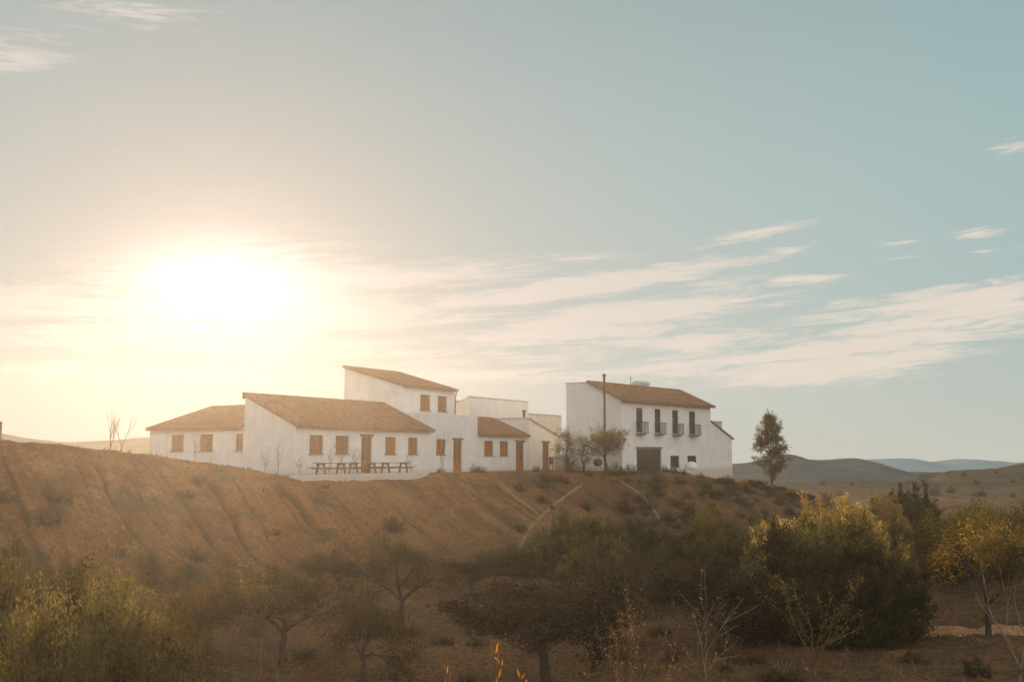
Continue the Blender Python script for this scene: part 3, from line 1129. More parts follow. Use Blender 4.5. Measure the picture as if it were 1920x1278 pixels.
M["leaf_olive"] = mat_leaf("olive leaf", (0.045, 0.043, 0.021), (0.34, 0.28, 0.12))
M["leaf_dark"] = mat_leaf("dark leaf", (0.028, 0.028, 0.015), (0.20, 0.165, 0.068), 0.3)
M["leaf_yellow"] = mat_leaf("yellow leaf", (0.13, 0.10, 0.028), (0.33, 0.25, 0.07), 0.5)
M["leaf_straw"] = mat_leaf("straw feather", (0.17, 0.13, 0.058), (0.52, 0.40, 0.19), 0.5)
M["leaf_brown"] = mat_leaf("autumn leaf", (0.065, 0.042, 0.02), (0.19, 0.12, 0.045), 0.4)
M["leaf_orange"] = mat_leaf("orange leaf", (0.40, 0.17, 0.03), (0.72, 0.36, 0.06), 0.5)
M["leaf_gum"] = mat_leaf("gum leaf", (0.075, 0.065, 0.028), (0.19, 0.15, 0.065), 0.45)
M["leaf_black"] = mat_leaf("blackish leaf", (0.014, 0.012, 0.008), (0.075, 0.058, 0.028), 0.2)  # near-black leaf colour for the darkest crowns
M["leaf_khaki"] = mat_leaf("khaki leaf", (0.055, 0.045, 0.019), (0.42, 0.30, 0.09), 0.45)
M["leaf_rust"] = mat_leaf("rust leaf", (0.20, 0.12, 0.045), (0.42, 0.27, 0.10), 0.45)
M["leaf_gold"] = mat_leaf("golden broom leaf", (0.046, 0.045, 0.023), (0.31, 0.255, 0.12), 0.45)
M["grass"] = mat_leaf("dry grass blade", (0.13, 0.088, 0.042), (0.34, 0.25, 0.13), 0.4)
M["scrub"] = mat_leaf("scrub", (0.05, 0.042, 0.022), (0.14, 0.105, 0.05), 0.3)
M["bark"] = mat_simple("dark bark", (0.045, 0.033, 0.026), (0.085, 0.062, 0.045), 9, 0.95, b=.6, bd=.02)
M["bark_pale"] = mat_simple("pale bark", (0.28, 0.205, 0.15), (0.19, 0.13, 0.095), 9, 0.9, b=.4, bd=.01)
M["bark_tan"] = mat_simple("tan twig", (0.26, 0.16, 0.09), (0.18, 0.11, 0.06), 9, 0.9)


def leaves(pts, axis, n_per, spread, size, rs, droop=0.0, aspect=0.38, along=0.6):
    """diamond leaves scattered round sample points; pts (n,3), axis (n,3)"""
    pts = np.asarray(pts, float)
    axis = np.asarray(axis, float)
    n = len(pts) * n_per
    P = np.repeat(pts, n_per, 0) + rs.normal(0, spread, (n, 3))
    A = np.repeat(axis, n_per, 0) * along + rs.normal(0, 0.55, (n, 3))
    A[:, 2] -= droop
    A /= np.linalg.norm(A, axis=1, keepdims=True) + 1e-9
    B = rs.normal(0, 1, (n, 3))
    B -= A * np.sum(A * B, 1, keepdims=True)
    B /= np.linalg.norm(B, axis=1, keepdims=True) + 1e-9
    S = size * rs.uniform(0.6, 1.35, (n, 1))
    v = np.stack([P, P + A * S * .5 + B * S * aspect * .5, P + A * S, P + A * S * .5 - B * S * aspect * .5], 1).reshape(-1, 3)
    f = np.arange(n * 4).reshape(n, 4)
    return v, f


def grow(rs, p, d, L, r, depth, cfg, tubes, tips):
    steps = max(3, int(L / cfg.get("step", 0.25)))
    pts = [np.array(p, float)]
    d = np.array(d, float); d /= np.linalg.norm(d)
    rad = [r]
    for k in range(steps):
        d = d + rs.normal(0, cfg.get("wiggle", .12), 3) + np.array([0, 0, cfg.get("up", 0.03)])
        d /= np.linalg.norm(d)
        pts.append(pts[-1] + d * L / steps)
        rad.append(max(r * (1 - (k + 1) / steps * cfg.get("taper", .55)), 0.004))
    tubes.append((pts, rad, depth))
    if depth <= cfg.get("leafdepth", 1):
        for k in range(1, len(pts)):
            tips.append((pts[k], pts[k] - pts[k - 1]))
    if depth == 0: return
    nb_ = cfg["n"][-depth] if isinstance(cfg["n"], list) else cfg["n"]
    for j in range(nb_):
        s0 = cfg.get("s0", .35)
        fr_ = s0 + (1 - s0) * (j + rs.random()) / nb_
        k = min(int(fr_ * steps), steps - 1)
        q = pts[k] + (pts[k + 1] - pts[k]) * (fr_ * steps - k if fr_ < 1 else 1)
        axis = pts[k + 1] - pts[k]; axis /= np.linalg.norm(axis)
        side = rs.normal(0, 1, 3); side -= axis * np.dot(side, axis); side /= np.linalg.norm(side) + 1e-9
        a = R(cfg.get("angle", 42)) * rs.uniform(.6, 1.3)
        nd = axis * math.cos(a) + side * math.sin(a)
        grow(rs, q, nd, L * cfg.get("len", .68) * rs.uniform(.7, 1.2), rad[k] * cfg.get("rr", .6), depth - 1, cfg, tubes, tips)


def wood_mesh(tubes, name, mat, parent, min_r=0.0):
    mb = MB()
    for pts, rad, dp in tubes:
        n = 8 if rad[0] > .05 else (5 if rad[0] > .02 else 3)
        mb.tube(pts, rad, n, cap=False)
    return mb.build(name, mat, parent, smooth=True)


def leaf_mesh(name, v, f, mat, parent, rs, base_z=None, bright=None):
    n = len(f)
    c = v.reshape(n, 4, 3).mean(1)
    lo, hi = c[:, 2].min(), c[:, 2].max()
    tint = 0.42 * rs.random(n) ** 2 + 0.42 * ((c[:, 2] - lo) / (hi - lo + 1e-6)) ** 1.6 + 0.75 * (fbm(c[:, 0] * 1.9, c[:, 2] * 1.9 + c[:, 1], 3, 77))  # upper leaves paler: light on the crown tops put into the tint
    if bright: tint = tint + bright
    return obj_from(name, mesh_np(name, v, f, mat, attrs={"tint": np.clip(tint, 0, 1)}), parent)


def broad_tree(name, loc, hgt, trunk_h, r0, seed, cfg, leafmat, bark="bark", n_per=7, size=.1, spread=.12, lean=(0, 0), limbs=4, limb_len=None, limb_ang=45, droop=.1, crown="crown", limb_az=None):
    rs = np.random.default_rng(seed)
    e = empty(name, loc)
    tubes, tips = [], []
    top = np.array([lean[0], lean[1], trunk_h])
    k = 7
    pts = [np.array([lean[0] * (i / k) + rs.normal(0, .02), lean[1] * (i / k) + rs.normal(0, .02), -.3 + (trunk_h + .3) * i / k]) for i in range(k + 1)]
    rad = [r0 * (1.25 - .5 * i / k) if i else r0 * 1.6 for i in range(k + 1)]
    tubes.append((pts, rad, 9))
    LL = limb_len or (hgt - trunk_h) * .62
    for j in range(limbs):
        a = (j + rs.uniform(-.25, .25)) * 2 * math.pi / limbs + seed if limb_az is None else limb_az[j]
        an = R(limb_ang) * rs.uniform(.65, 1.2)
        grow(rs, pts[-1 if j < limbs - 1 or limbs < 4 else -2], (math.cos(a) * math.sin(an), math.sin(a) * math.sin(an), math.cos(an)), LL * rs.uniform(.85, 1.15), r0 * .62, cfg.get("depth", 3), cfg, tubes, tips)
    trunk = wood_mesh(tubes, "trunk", M[bark], e)
    if n_per > 0:
        P = np.array([t[0] for t in tips]); A = np.array([t[1] for t in tips]); A /= np.linalg.norm(A, axis=1, keepdims=True) + 1e-9
        v, f = leaves(P, A, n_per, spread, size, rs, droop)
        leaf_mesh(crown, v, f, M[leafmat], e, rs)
    return e


def shoot_bush(name, loc, W, Hh, seed, leafmat, n_shoots=260, n_per=10, size=.11, spread=.07, upright=.5, bark="bark", rough=.25, aspect=.35, D=None, sidelobes=5, shoot_w=.006, bright=None):
    """dense shrub: shoots leave a woody base, fill an uneven dome and stick out at its rim"""
    rs = np.random.default_rng(seed)
    e = empty(name, loc)
    D = D or W
    tubes, P, A = [], [], []
    ph = rs.uniform(0, 6.28, 6)
    for j in range(n_shoots):
        a = rs.uniform(0, 2 * math.pi)
        el_ = math.asin(rs.uniform(-.08, 1.0))
        lump = 1 + rough * (math.sin(3 * a + ph[0]) * .4 + math.sin(5 * a + 3 * el_ + ph[1]) * .35 + math.sin(7 * el_ + 2 * a + ph[2]) * .35) + rs.normal(0, .07)
        tgt = np.array([math.cos(a) * math.cos(el_) * W / 2, math.sin(a) * math.cos(el_) * D / 2, math.sin(el_) * Hh * .90 + Hh * .10]) * lump
        r_in = rs.uniform(.15, .75) ** .6
        base_ = tgt * np.array([.12, .12, .05])
        mid_ = tgt * r_in
        outd = tgt / np.linalg.norm(tgt)
        dirn = outd * (1 - upright) + np.array([0, 0, 1]) * upright + rs.normal(0, .16, 3)
        dirn /= np.linalg.norm(dirn)
        Ls = (0.28 + .25 * rs.random()) * min(Hh, W) * .8
        end_ = tgt
        start_ = end_ - dirn * Ls
        if start_[2] < .02: start_[2] = .02 + rs.random() * .1
        tubes.append(([base_, (base_ + start_) / 2 + rs.normal(0, .05, 3), start_, end_], [.022, .016, .010, .004], 0))
        m = max(4, int(Ls / .09))
        tt = np.linspace(0, 1.02, m)
        P.append(start_[None] + (end_ - start_)[None] * tt[:, None] + rs.normal(0, .02, (m, 3)))
        A.append(np.repeat(dirn[None], m, 0))
    # inner mass
    stems = wood_mesh(tubes, "stem", M[bark], e)
    P = np.concatenate(P); A = np.concatenate(A)
    v, f = leaves(P, A, n_per, spread, size, rs, 0.0, aspect, along=1.0)
    kz = Hh / np.percentile(v[:, 2], 99.3)
    kw = (W / 2) / np.percentile(np.abs(v[:, 0]), 98.5)
    v = v * np.array([kw, kw, kz])
    co = np.empty(len(stems.data.vertices) * 3, np.float32); stems.data.vertices.foreach_get("co", co)
    stems.data.vertices.foreach_set("co", (co.reshape(-1, 3) * np.array([kw, kw, kz])).astype(np.float32).ravel())
    v[:, 2] = np.maximum(v[:, 2], -.1)
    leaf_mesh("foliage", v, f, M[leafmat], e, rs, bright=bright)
    return e

# ------------------------------------------------------------------ haze
def haze():
    o = MB().box(-260, 260, -30, 150, -20, 19).build("haze", None or M["white"])
    m = bpy.data.materials.new("haze"); m.use_nodes = True
    t = m.node_tree; t.nodes.clear(); g = G(t)
    out_ = g.node("ShaderNodeOutputMaterial")
    v = g.node("ShaderNodeVolumeScatter")
    v.inputs["Color"].default_value = (1.0, 0.86, 0.70, 1)
    v.inputs["Density"].default_value = HAZE_D
    v.inputs["Anisotropy"].default_value = 0.76
    g.link(v.outputs[0], out_.inputs["Volume"])
    o.data.materials[0] = m
    tag(o, "thin golden evening haze filling the valley", kind="stuff")
    return o


HAZE_D = 0.00074
haze()


# ------------------------------------------------------------------ vegetation
def top_h(px, Y, topy):
    x, y, z = place(px, Y)
    return at(px, topy, Y)[2] - z


def bush(name, label, px, Y, topy, wpx, seed, leafmat, group=None, cat="bush", **kw):
    p = place(px, Y)
    h = max(top_h(px, Y, topy), .5)
    e = shoot_bush(name, p, wpx / F * Y, h, seed, leafmat, **kw)
    tag(e, label, cat, group)
    return e


def column_tree(name, loc, hgt, width, seed, leafmat, bark, base=.12, n_side=46, n_per=9, size=.16, peak=.35, clump=.16):
    rs = np.random.default_rng(seed)
    e = empty(name, loc)
    tubes, P, A = [], [], []
    k = 12
    ax = [np.array([.10 * math.sin(i * .9), .08 * math.cos(i * 1.1), hgt * i / k * .97 - (.3 if i == 0 else 0)]) for i in range(k + 1)]
    tubes.append((ax, [.13 * (1 - .88 * i / k) for i in range(k + 1)], 9))
    for j in range(n_side):
        f_ = base + (1 - base) * (j + rs.random()) / n_side
        zz = f_ * hgt
        q = ax[min(int(f_ * k), k - 1)] * np.array([1, 1, 0]) + np.array([0, 0, zz])
        prof = (math.sin(math.pi * min(1, ((f_ - base) / (1 - base)) ** .55)) ** .8 * .9 + .12)
        Ls = width / 2 * prof * rs.uniform(.55, 1.15)
        a = rs.uniform(0, 6.283)
        up = rs.uniform(.25, .9)
        d = np.array([math.cos(a), math.sin(a), up])
        end = q + d * Ls
        pts = [q, q + d * Ls * .5 + np.array([0, 0, .05]), end]
        tubes.append((pts, [.035, .022, .008], 1))
        for c in range(rs.integers(3, 6)):
            w_ = .35 + .7 * rs.random()
            cc = q + d * Ls * w_ + rs.normal(0, .16, 3)
            m = rs.integers(5, 12)
            P.append(cc + rs.normal(0, clump, (m, 3)) * np.array([1, 1, 1.3])); A.append(np.tile(np.array([0, 0, -.3]) + d * .3, (m, 1)))
    wood_mesh(tubes, "trunk", M[bark], e)
    v, f = leaves(np.concatenate(P), np.concatenate(A), n_per, .07, size, rs, .35, .3)
    leaf_mesh("crown", v, f, M[leafmat], e, rs)
    return e


g1 = column_tree("gum_tree", place(1445, 105), top_h(1445, 105, 781), 3.5, 3, "leaf_gum", "bark", n_side=95, size=.15, clump=.13)
tag(g1, "tall slim tree with a ragged brown green crown standing alone beside the annex", "tree")

ORCH = dict(n=[4, 5, 6], angle=46, len=.66, wiggle=.13, up=.02, step=.2, leafdepth=1, depth=3)


def orchard(px, Y, topy, wpx, seed, label, trunk_h=1.0, leafmat="leaf_brown", n_per=4, size=.085, limbs=4, lean=(0, 0), bark="bark", r0=.12, ang=50, group="almond trees of the orchard", cfg=ORCH, spread=.12, name="almond_tree", cat="tree"):
    p = place(px, Y)
    h = top_h(px, Y, topy)
    w = wpx / F * Y
    ll = max((h - trunk_h) * .5, w * .29)
    e = broad_tree(name, p, h, trunk_h, r0, seed, cfg, leafmat, bark, n_per, size, spread, lean, limbs, limb_len=ll, limb_ang=ang)
    # fit the crown to the height seen
    zt = 0
    for ch in e.children:
        co = np.empty(len(ch.data.vertices) * 3, np.float32); ch.data.vertices.foreach_get("co", co)
        zt = max(zt, np.percentile(co.reshape(-1, 3)[:, 2], 99.5))
    rx = 0
    for ch in e.children:
        if ch.name.startswith("crown"):
            co = np.empty(len(ch.data.vertices) * 3, np.float32); ch.data.vertices.foreach_get("co", co)
            co = co.reshape(-1, 3); rx = np.percentile(np.abs(co[:, 0] - lean[0]), 96)
    kx = min(max((w / 2) / rx, .6), 2.0) if rx > 0 else 1.0
    for ch in e.children:
        co = np.empty(len(ch.data.vertices) * 3, np.float32); ch.data.vertices.foreach_get("co", co)
        co = co.reshape(-1, 3)
        z = co[:, 2]
        co[:, 2] = np.where(z > trunk_h, trunk_h + (z - trunk_h) * (h - trunk_h) / (zt - trunk_h), z)
        wgt = np.clip((z - trunk_h) / .5, 0, 1)
        for c_ in (0, 1): co[:, c_] = lean[c_] * np.minimum(z / trunk_h, 1) + (co[:, c_] - lean[c_] * np.minimum(z / trunk_h, 1)) * (1 + (kx - 1) * wgt)
        ch.data.vertices.foreach_set("co", co.ravel()); ch.data.update()
    tag(e, label, cat, group)
    return e


orchard(540, 31.5, 1058, 270, 41, "small orchard tree with a forked dark trunk and thin brown crown, below the long house", 1.0, r0=.11, limbs=3, ang=42)
orchard(757, 37, 992, 250, 42, "upright orchard tree with a forked trunk at the foot of the rilled bank", 1.15, r0=.11, limbs=3, ang=45)
orchard(1027, 27.5, 1082, 310, 243, "low wide orchard tree with a thick leaning dark trunk and a flat dark crown", 1.8, "leaf_black", 9, r0=.15, limbs=7, ang=62, lean=(-.15, .1))
orchard(1342, 33.5, 1060, 250, 44, "dark orchard tree between the pale leafless branch and the big round bush", 1.0, "leaf_black", 7, limbs=4, ang=55)
orchard(1836, 36, 968, 190, 45, "tall orchard tree with golden leaves above the strip of sun-painted soil", 1.25, "leaf_khaki", 5, r0=.10, limbs=4, ang=38)
orchard(885, 46, 1045, 170, 46, "small dark orchard tree growing where the bank meets the orchard", .8, "leaf_black", 6, r0=.09)
orchard(640, 44, 1035, 150, 47, "small thin orchard tree close under the bank between two larger ones", .8, "leaf_brown", 3, r0=.08)
orchard(1205, 42, 1040, 190, 48, "half bare orchard tree with orange leaves in front of the dark thicket", .9, "leaf_brown", 3, r0=.09)

orchard(400, 33, 1085, 190, 141, "thin twiggy orchard tree behind the near brooms", .9, r0=.08, limbs=4, ang=48)
orchard(1130, 33, 1085, 200, 142, "twiggy orchard tree with golden leaves between the leaning dark tree and the pale sapling", .9, "leaf_brown", 3, r0=.07, limbs=4, ang=48)
orchard(690, 29, 1105, 190, 143, "low orchard tree with a slim dark trunk between the two forked ones", .9, "leaf_brown", 3, r0=.07, limbs=4, ang=50)
orchard(1600, 27.5, 1150, 200, 144, "nearly bare orchard tree on the shaded ground before the round bush", .8, "leaf_brown", 2, r0=.06, limbs=4, ang=50) if False else None
BARE = dict(n=[3, 3, 4], angle=34, len=.72, wiggle=.10, up=.05, step=.2, leafdepth=0, depth=2)
orchard(1890, 26.5, 1000, 170, 51, "young tree with pale peeling forked trunk and nearly bare twigs", 1.05, "leaf_brown", 1, .07, 3, bark="bark_pale", r0=.055, ang=34, cfg=BARE, group=None, name="young_tree")
orchard(1729, 39.5, 1068, 90, 52, "slender pale sapling growing between the round bush and the sun-painted strip", .9, "leaf_yellow", 1, .08, 3, bark="bark_pale", r0=.035, ang=30, cfg=BARE, group=None, name="sapling")
orchard(1425, 36, 1090, 70, 53, "bare pale forked branch standing in the orchard shade", .5, "leaf_brown", 0, .08, 2, bark="bark_pale", r0=.03, ang=35, cfg=BARE, group=None, name="dead_sapling")
orchard(1262, 14.5, 1062, 150, 54, "tall thin pale sapling leaning aside, with scattered rusty leaves near the viewer", 2.2, "leaf_rust", 1, .05, 2, lean=(.42, 0), bark="bark_pale", r0=.024, ang=20, cfg=dict(BARE, leafdepth=1), group=None, name="sapling", spread=.04)
orchard(1180, 17, 1100, 190, 55, "straggling golden twigs rising beside the tall pale sapling", 1.3, "leaf_rust", 2, .05, 5, bark="bark_tan", r0=.02, ang=40, cfg=dict(BARE, leafdepth=1), group=None, name="sapling", spread=.05)
orchard(1745, 23, 1130, 90, 56, "leggy sapling with a few twigs before the dark shaded ground", 1.0, "leaf_brown", 1, .06, 3, bark="bark_tan", r0=.018, ang=30, cfg=BARE, group=None, name="sapling") if False else None
orchard(205, 55.5, 770, 46, 61, "pair of bare upright stems on the brow of the bank before the hazy hills", .25, "leaf_brown", 0, .05, 3, bark="bark_tan", r0=.05, ang=14, cfg=dict(BARE, angle=16, up=.12), group=None, name="bare_sapling")
orchard(222, 57, 768, 40, 62, "bare leaning stem beside the upright pair on the brow of the bank", .3, "leaf_brown", 0, .05, 2, lean=(.15, 0), bark="bark_tan", r0=.045, ang=18, cfg=dict(BARE, angle=16, up=.10), group=None, name="bare_sapling")

# golden sprigs
SP = dict(n=[3, 3], angle=30, len=.7, wiggle=.12, up=.05, step=.12, leafdepth=1, depth=1)
orchard(500, 30, 1040, 150, 71, "sapling with bright yellow leaves beside the forked orchard tree", 1.5, "leaf_yellow", 4, .08, 5, bark="bark_tan", r0=.025, ang=38, cfg=SP, group=None, name="sapling", spread=.05)
orchard(1515, 28.5, 1052, 150, 72, "sapling with arching yellow sprays in front of the big round bush", .9, "leaf_yellow", 4, .07, 5, bark="bark_tan", r0=.022, ang=40, cfg=SP, group=None, name="sapling", spread=.04)
orchard(800, 7.5, 1248, 40, 73, "orange leaved sprig at the bottom edge below the upright orchard tree", 1.0, "leaf_orange", 5, .05, 3, bark="bark_tan", r0=.008, ang=22, cfg=dict(SP, depth=0), group=None, name="sprig", cat="plant", spread=.02)
orchard(958, 7.5, 1212, 40, 74, "orange leaved sprig at the bottom edge beside the leaning dark trunk", 1.0, "leaf_orange", 5, .05, 3, bark="bark_tan", r0=.008, ang=16, cfg=dict(SP, depth=0), group=None, name="sprig", cat="plant", spread=.02)

# big bushes
bush("round_bush", "huge rounded dark green bush standing over the shaded orchard ground", 1532, 37, 984, 335, 81, "leaf_olive", n_shoots=1100, n_per=11, size=.12, upright=.3, rough=.10, D=5.5, bright=-.14)
bush("feathery_bush", "straw coloured feathery bush rising behind the crown of the round bush", 1570, 47, 948, 190, 82, "leaf_straw", n_shoots=620, n_per=10, size=.13, upright=.65, rough=.16, bright=.3)
bush("feathery_bush", "lower straw coloured bush against the west shoulder of the round bush", 1450, 44, 985, 130, 83, "leaf_straw", n_shoots=360, n_per=10, size=.12, upright=.75, rough=.15, bright=.2)
bush("feathery_bush", "straw coloured bush with split upright plumes next to the dark bush", 1655, 50, 935, 95, 84, "leaf_straw", n_shoots=380, n_per=10, size=.13, upright=.85, rough=.16, bright=.25)
bush("dark_bush", "dark compact bush showing above the plumes, edge of the plain behind it", 1695, 62, 925, 130, 85, "leaf_dark", n_shoots=380, n_per=11, size=.15, upright=.4)
orchard(1775, 50, 950, 140, 86, "airy olive yellow tree before the brown hillside, touching the dark bush", .8, "leaf_khaki", 7, .11, 5, r0=.08, group=None, name="almond_tree", ang=50)
orchard(1862, 49, 942, 170, 87, "airy golden green tree behind the crown of the golden leaved tree", .8, "leaf_khaki", 7, .11, 5, r0=.08, group=None, name="almond_tree", ang=50)
orchard(1935, 44, 938, 140, 88, "airy golden tree on the outer edge of the orchard", .8, "leaf_khaki", 7, .11, 5, r0=.08, group=None, name="almond_tree", ang=50)
bush("olive_bush", "dull green bush filling the gap at the foot of the dark compact bush", 1735, 54, 985, 120, 89, "leaf_olive", n_shoots=300, n_per=8, size=.12, upright=.5, rough=.3)
bush("olive_bush", "dull green bush under the airy golden green tree", 1840, 55, 988, 150, 90, "leaf_olive", n_shoots=300, n_per=8, size=.12, upright=.5, rough=.3)
bush("yellow_bush", "bright yellow bush glowing at the foot of the bank below the big house", 1325, 60, 952, 105, 91, "leaf_yellow", n_shoots=260, n_per=8, size=.12, upright=.5, rough=.3, bright=.1)
for i, (px, Y, ty, w_, mt_, lb) in enumerate([
        (1100, 60, 962, 150, "leaf_olive", "dark thicket bush at the bank foot where the pale path ends"),
        (1180, 58, 978, 150, "leaf_dark", "dark thicket bush at the bank foot below the garden tree"),
        (1260, 55, 1000, 150, "leaf_dark", "dark thicket bush at the bank foot just before the bright yellow bush"),
        (1350, 50, 1012, 150, "leaf_dark", "dark thicket bush at the bank foot in front of the bright yellow bush"),
        (1410, 56, 975, 120, "leaf_olive", "greenish thicket bush against the flank of the round bush"),
        (1130, 50, 1010, 170, "leaf_olive", "low front thicket bush below the end of the pale path"),
        (1040, 56, 985, 120, "leaf_olive", "thicket bush where the rilled bank turns green"),
        (960, 52, 1025, 120, "leaf_dark", "small thicket bush at the foot of the rilled bank"),
        (1240, 46, 1040, 150, "leaf_dark", "low front thicket bush behind the half bare tree")]):
    bush("thicket_bush", lb, px, Y, ty, w_, 100 + i, mt_, group="thicket at the foot of the bank", n_shoots=330, n_per=9, size=.13, upright=.5, rough=.3)

bush("broom_bush", "tall golden green broom in the near corner, cut by the frame edge", 10, 17, 1052, 200, 121, "leaf_gold", bark="bark_tan", n_shoots=700, n_per=10, size=.075, upright=.3, rough=.2, spread=.07, bright=.0)
bush("broom_bush", "broad golden green broom with pale seed heads next to the tallest broom", 215, 16, 1095, 340, 122, "leaf_gold", bark="bark_tan", n_shoots=1000, n_per=10, size=.075, upright=.28, rough=.22, spread=.07, bright=.0)
bush("broom_bush", "low near broom bush at the very bottom under the broad one", 90, 13.5, 1150, 280, 123, "leaf_gold", bark="bark_tan", n_shoots=800, n_per=9, size=.07, upright=.3, rough=.2, spread=.07, bright=-.1)
bush("brown_bush", "sparse brown twiggy bush behind the near brooms", 345, 27, 1085, 190, 124, "leaf_brown", n_shoots=260, n_per=5, size=.08, upright=.6, rough=.4)
bush("brown_bush", "sparse brown bush on the lower bank above the tallest broom", 110, 33, 1050, 170, 125, "scrub", n_shoots=260, n_per=6, size=.08, upright=.6, rough=.4)

# garden plants
gt = column_tree("garden_tree", place(1135, 86), top_h(1135, 86, 820), 4.6, 9, "leaf_khaki", "bark", base=.42, n_side=40, size=.13)
tag(gt, "small umbrella shaped yellow green tree in front of the rusty pole", "tree")
gt2 = column_tree("garden_tree", place(1064, 88), top_h(1064, 88, 812), 2.8, 10, "leaf_olive", "bark", base=.12, n_side=20, size=.12)
tag(gt2, "small dark tree whose crown covers the corner of the big house by the cane screen", "tree")
gt3 = column_tree("garden_tree", place(1093, 86.5), top_h(1093, 86.5, 822), 1.7, 12, "leaf_olive", "bark", base=.15, n_side=14, n_per=6, size=.11)
tag(gt3, "thin leafy sapling against the gable of the big house, beside the umbrella shaped tree", "tree")


def small_proto(name, W, h, seed, mat, n=60, n_per=7, size=.07, upright=.6, rough=.4):
    return shoot_bush(name, (0, 0, -50), W, h, seed, mat, n_shoots=n, n_per=n_per, size=size, upright=upright, rough=rough)


def put(proto, used, loc, s, rz):
    o = proto if not used else copy_tree(proto)
    o.location = loc; o.scale = (s, s, s * random.uniform(.85, 1.15)); o.rotation_euler = (0, 0, rz)
    return o


pa = small_proto("garden_shrub", 1.2, .8, 201, "leaf_olive", 60)
pb = small_proto("garden_shrub", 1.0, .7, 202, "leaf_brown", 50)
ua = ub = False
for i, (px, Y, s_) in enumerate([(1075, 84, 1.3), (1103, 83.5, 1.2), (1150, 84.5, 1.4), (1166, 85, 1.2), (1183, 86, 1.2), (1205, 87, .8), (1222, 88, 1.0), (1245, 89, .9), (1262, 89.5, .8), (1280, 90, .9), (1312, 92, .8), (1350, 96, .8), (1362, 98, .9),
                                  (890, 80, 1.0), (902, 81, .8), (826, 76.5, .8), (1006, 86, .7)]):
    if i % 2:
        o = put(pb, ub, place(px, Y, -.05), s_, i * 1.3); ub = True
    else:
        o = put(pa, ua, place(px, Y, -.05), s_, i * 1.3); ua = True
    tag(o, "low shrub growing along the front of the white houses", "shrub", "low shrubs along the house fronts")
bo = small_proto("orange_bush", 1.3, .9, 203, "leaf_orange", 70)
bo.location = place(1394, 94, .1)
tag(bo, "bright orange flowering bush by the foot of the annex", "bush")
bo2 = small_proto("flower_bed_plant", 1.6, .45, 204, "leaf_orange", 50)
bo2.location = place(1150, 83.5, .05)
tag(bo2, "low orange flowering plant under the umbrella shaped garden tree", "plant")
dsh = [(1408, 97, 915, 60), (1440, 97, 912, 70), (1475, 98, 922, 60), (1352, 91, 916, 45), (1330, 84, 925, 60), (1505, 100, 940, 40)]
for i, (px, Y, ty, w_) in enumerate(dsh):
    bush("shoulder_bush", ["dark bush at the foot of the tall slim tree, annex side", "dark bush directly below the tall slim tree", "dark bush just past the tall slim tree on the bank shoulder",
         "dark bush under the low garden wall", "dark bush on the bank beneath the patio door side of the garden", "last small dark bush where the bank runs out"][i], px, Y, ty, w_, 140 + i, "leaf_dark", group="dark bushes on the bank shoulder", n_shoots=130, n_per=7, size=.13, upright=.4, rough=.3)
# young planted saplings in front of the long house
for i, (px, Y, ty) in enumerate([(365, 62, 805), (497, 62.5, 838), (522, 62.5, 822), (563, 62.8, 850), (618, 65, 820), (640, 66, 812), (664, 67.5, 835), (770, 72, 848), (830, 77, 800)]):
    orchard(px, Y, ty, 24, 160 + i, ["thin bare planted sapling before the low house", "thin sapling at the blank end of the long house", "tallest thin sapling against the blank end wall", "short thin sapling at the corner of the terrace wall",
            "thin sapling before the first shutter of the long house", "thin sapling with leaves over the second shutter", "thin sapling beside the door of the long house", "short leafy sapling at the far end of the picnic tables",
            "leafy climber beside the window of the entrance block"][i], .5, "leaf_brown", 2, .07, 3, bark="bark_tan", r0=.022, ang=16, cfg=dict(SP, angle=22), group="young saplings planted before the houses", name="young_sapling")

# scrub on the bank
protos = [small_proto("scrub_bush", 1.3, .75, 220 + i, ["scrub", "leaf_dark", "scrub", "leaf_brown"][i], 55, 7, .075) for i in range(4)]
used = [False] * 4
rs = np.random.default_rng(5)
n_s = 0
cand = [(rs.uniform(0, 1500), rs.uniform(900, 1110)) for _ in range(480)]
for px, py in cand:
    dens_ = .05 + 1.4 * sstep(np.array(px), 850, 1350) + .35 * float(sstep(np.array(py), 1000, 1100))
    if px < 280 and py < 900: continue
    if rs.random() > dens_ * .8: continue
    x, y, z = ground_hit(px, py)
    if y > 96 or z > 5.0 and x > -14: continue
    k = int(rs.integers(0, 4))
    if px > 1000: k = int(rs.choice([0, 1, 2]))
    o = put(protos[k], used[k], (x, y, z - .08), rs.uniform(.5, 1.25), rs.uniform(0, 6.28)); used[k] = True
    tag(o, "low dry scrub bush rooted in the face of the brown bank", "bush", "low scrub on the bank face")
    n_s += 1
# scrub on the orchard floor
for _ in range(60):
    px, py = rs.uniform(-40, 1960), rs.uniform(1075, 1290)
    x, y, z = ground_hit(px, py, 14)
    if y < 24: continue
    k = int(rs.integers(0, 4))
    o = put(protos[k], used[k], (x, y, z - .08), rs.uniform(.35, .8), rs.uniform(0, 6.28)); used[k] = True
    tag(o, "tuft of dry weeds on the orchard floor", "weeds", "weeds on the orchard floor")
# bushes dotted over the plain
fp = [small_proto("plain_bush", 3.0, 2.0, 240 + i, ["leaf_dark", "scrub", "leaf_olive"][i], 60, 7, .22, .4) for i in range(3)]
fu = [False] * 3
for _ in range(45):
    px = rs.uniform(1490, 1960)
    Y = 75 * (400 / 75) ** rs.random()
    if px < 1700 and Y > 250: continue
    x, y, z = place(px, Y)
    k = int(rs.integers(0, 3))
    o = put(fp[k], fu[k], (x, y, z - .1), rs.uniform(.25, .7), rs.uniform(0, 6.28)); fu[k] = True
    tag(o, "small dark bush dotted on the open plain", "bush", "bushes dotted over the plain")


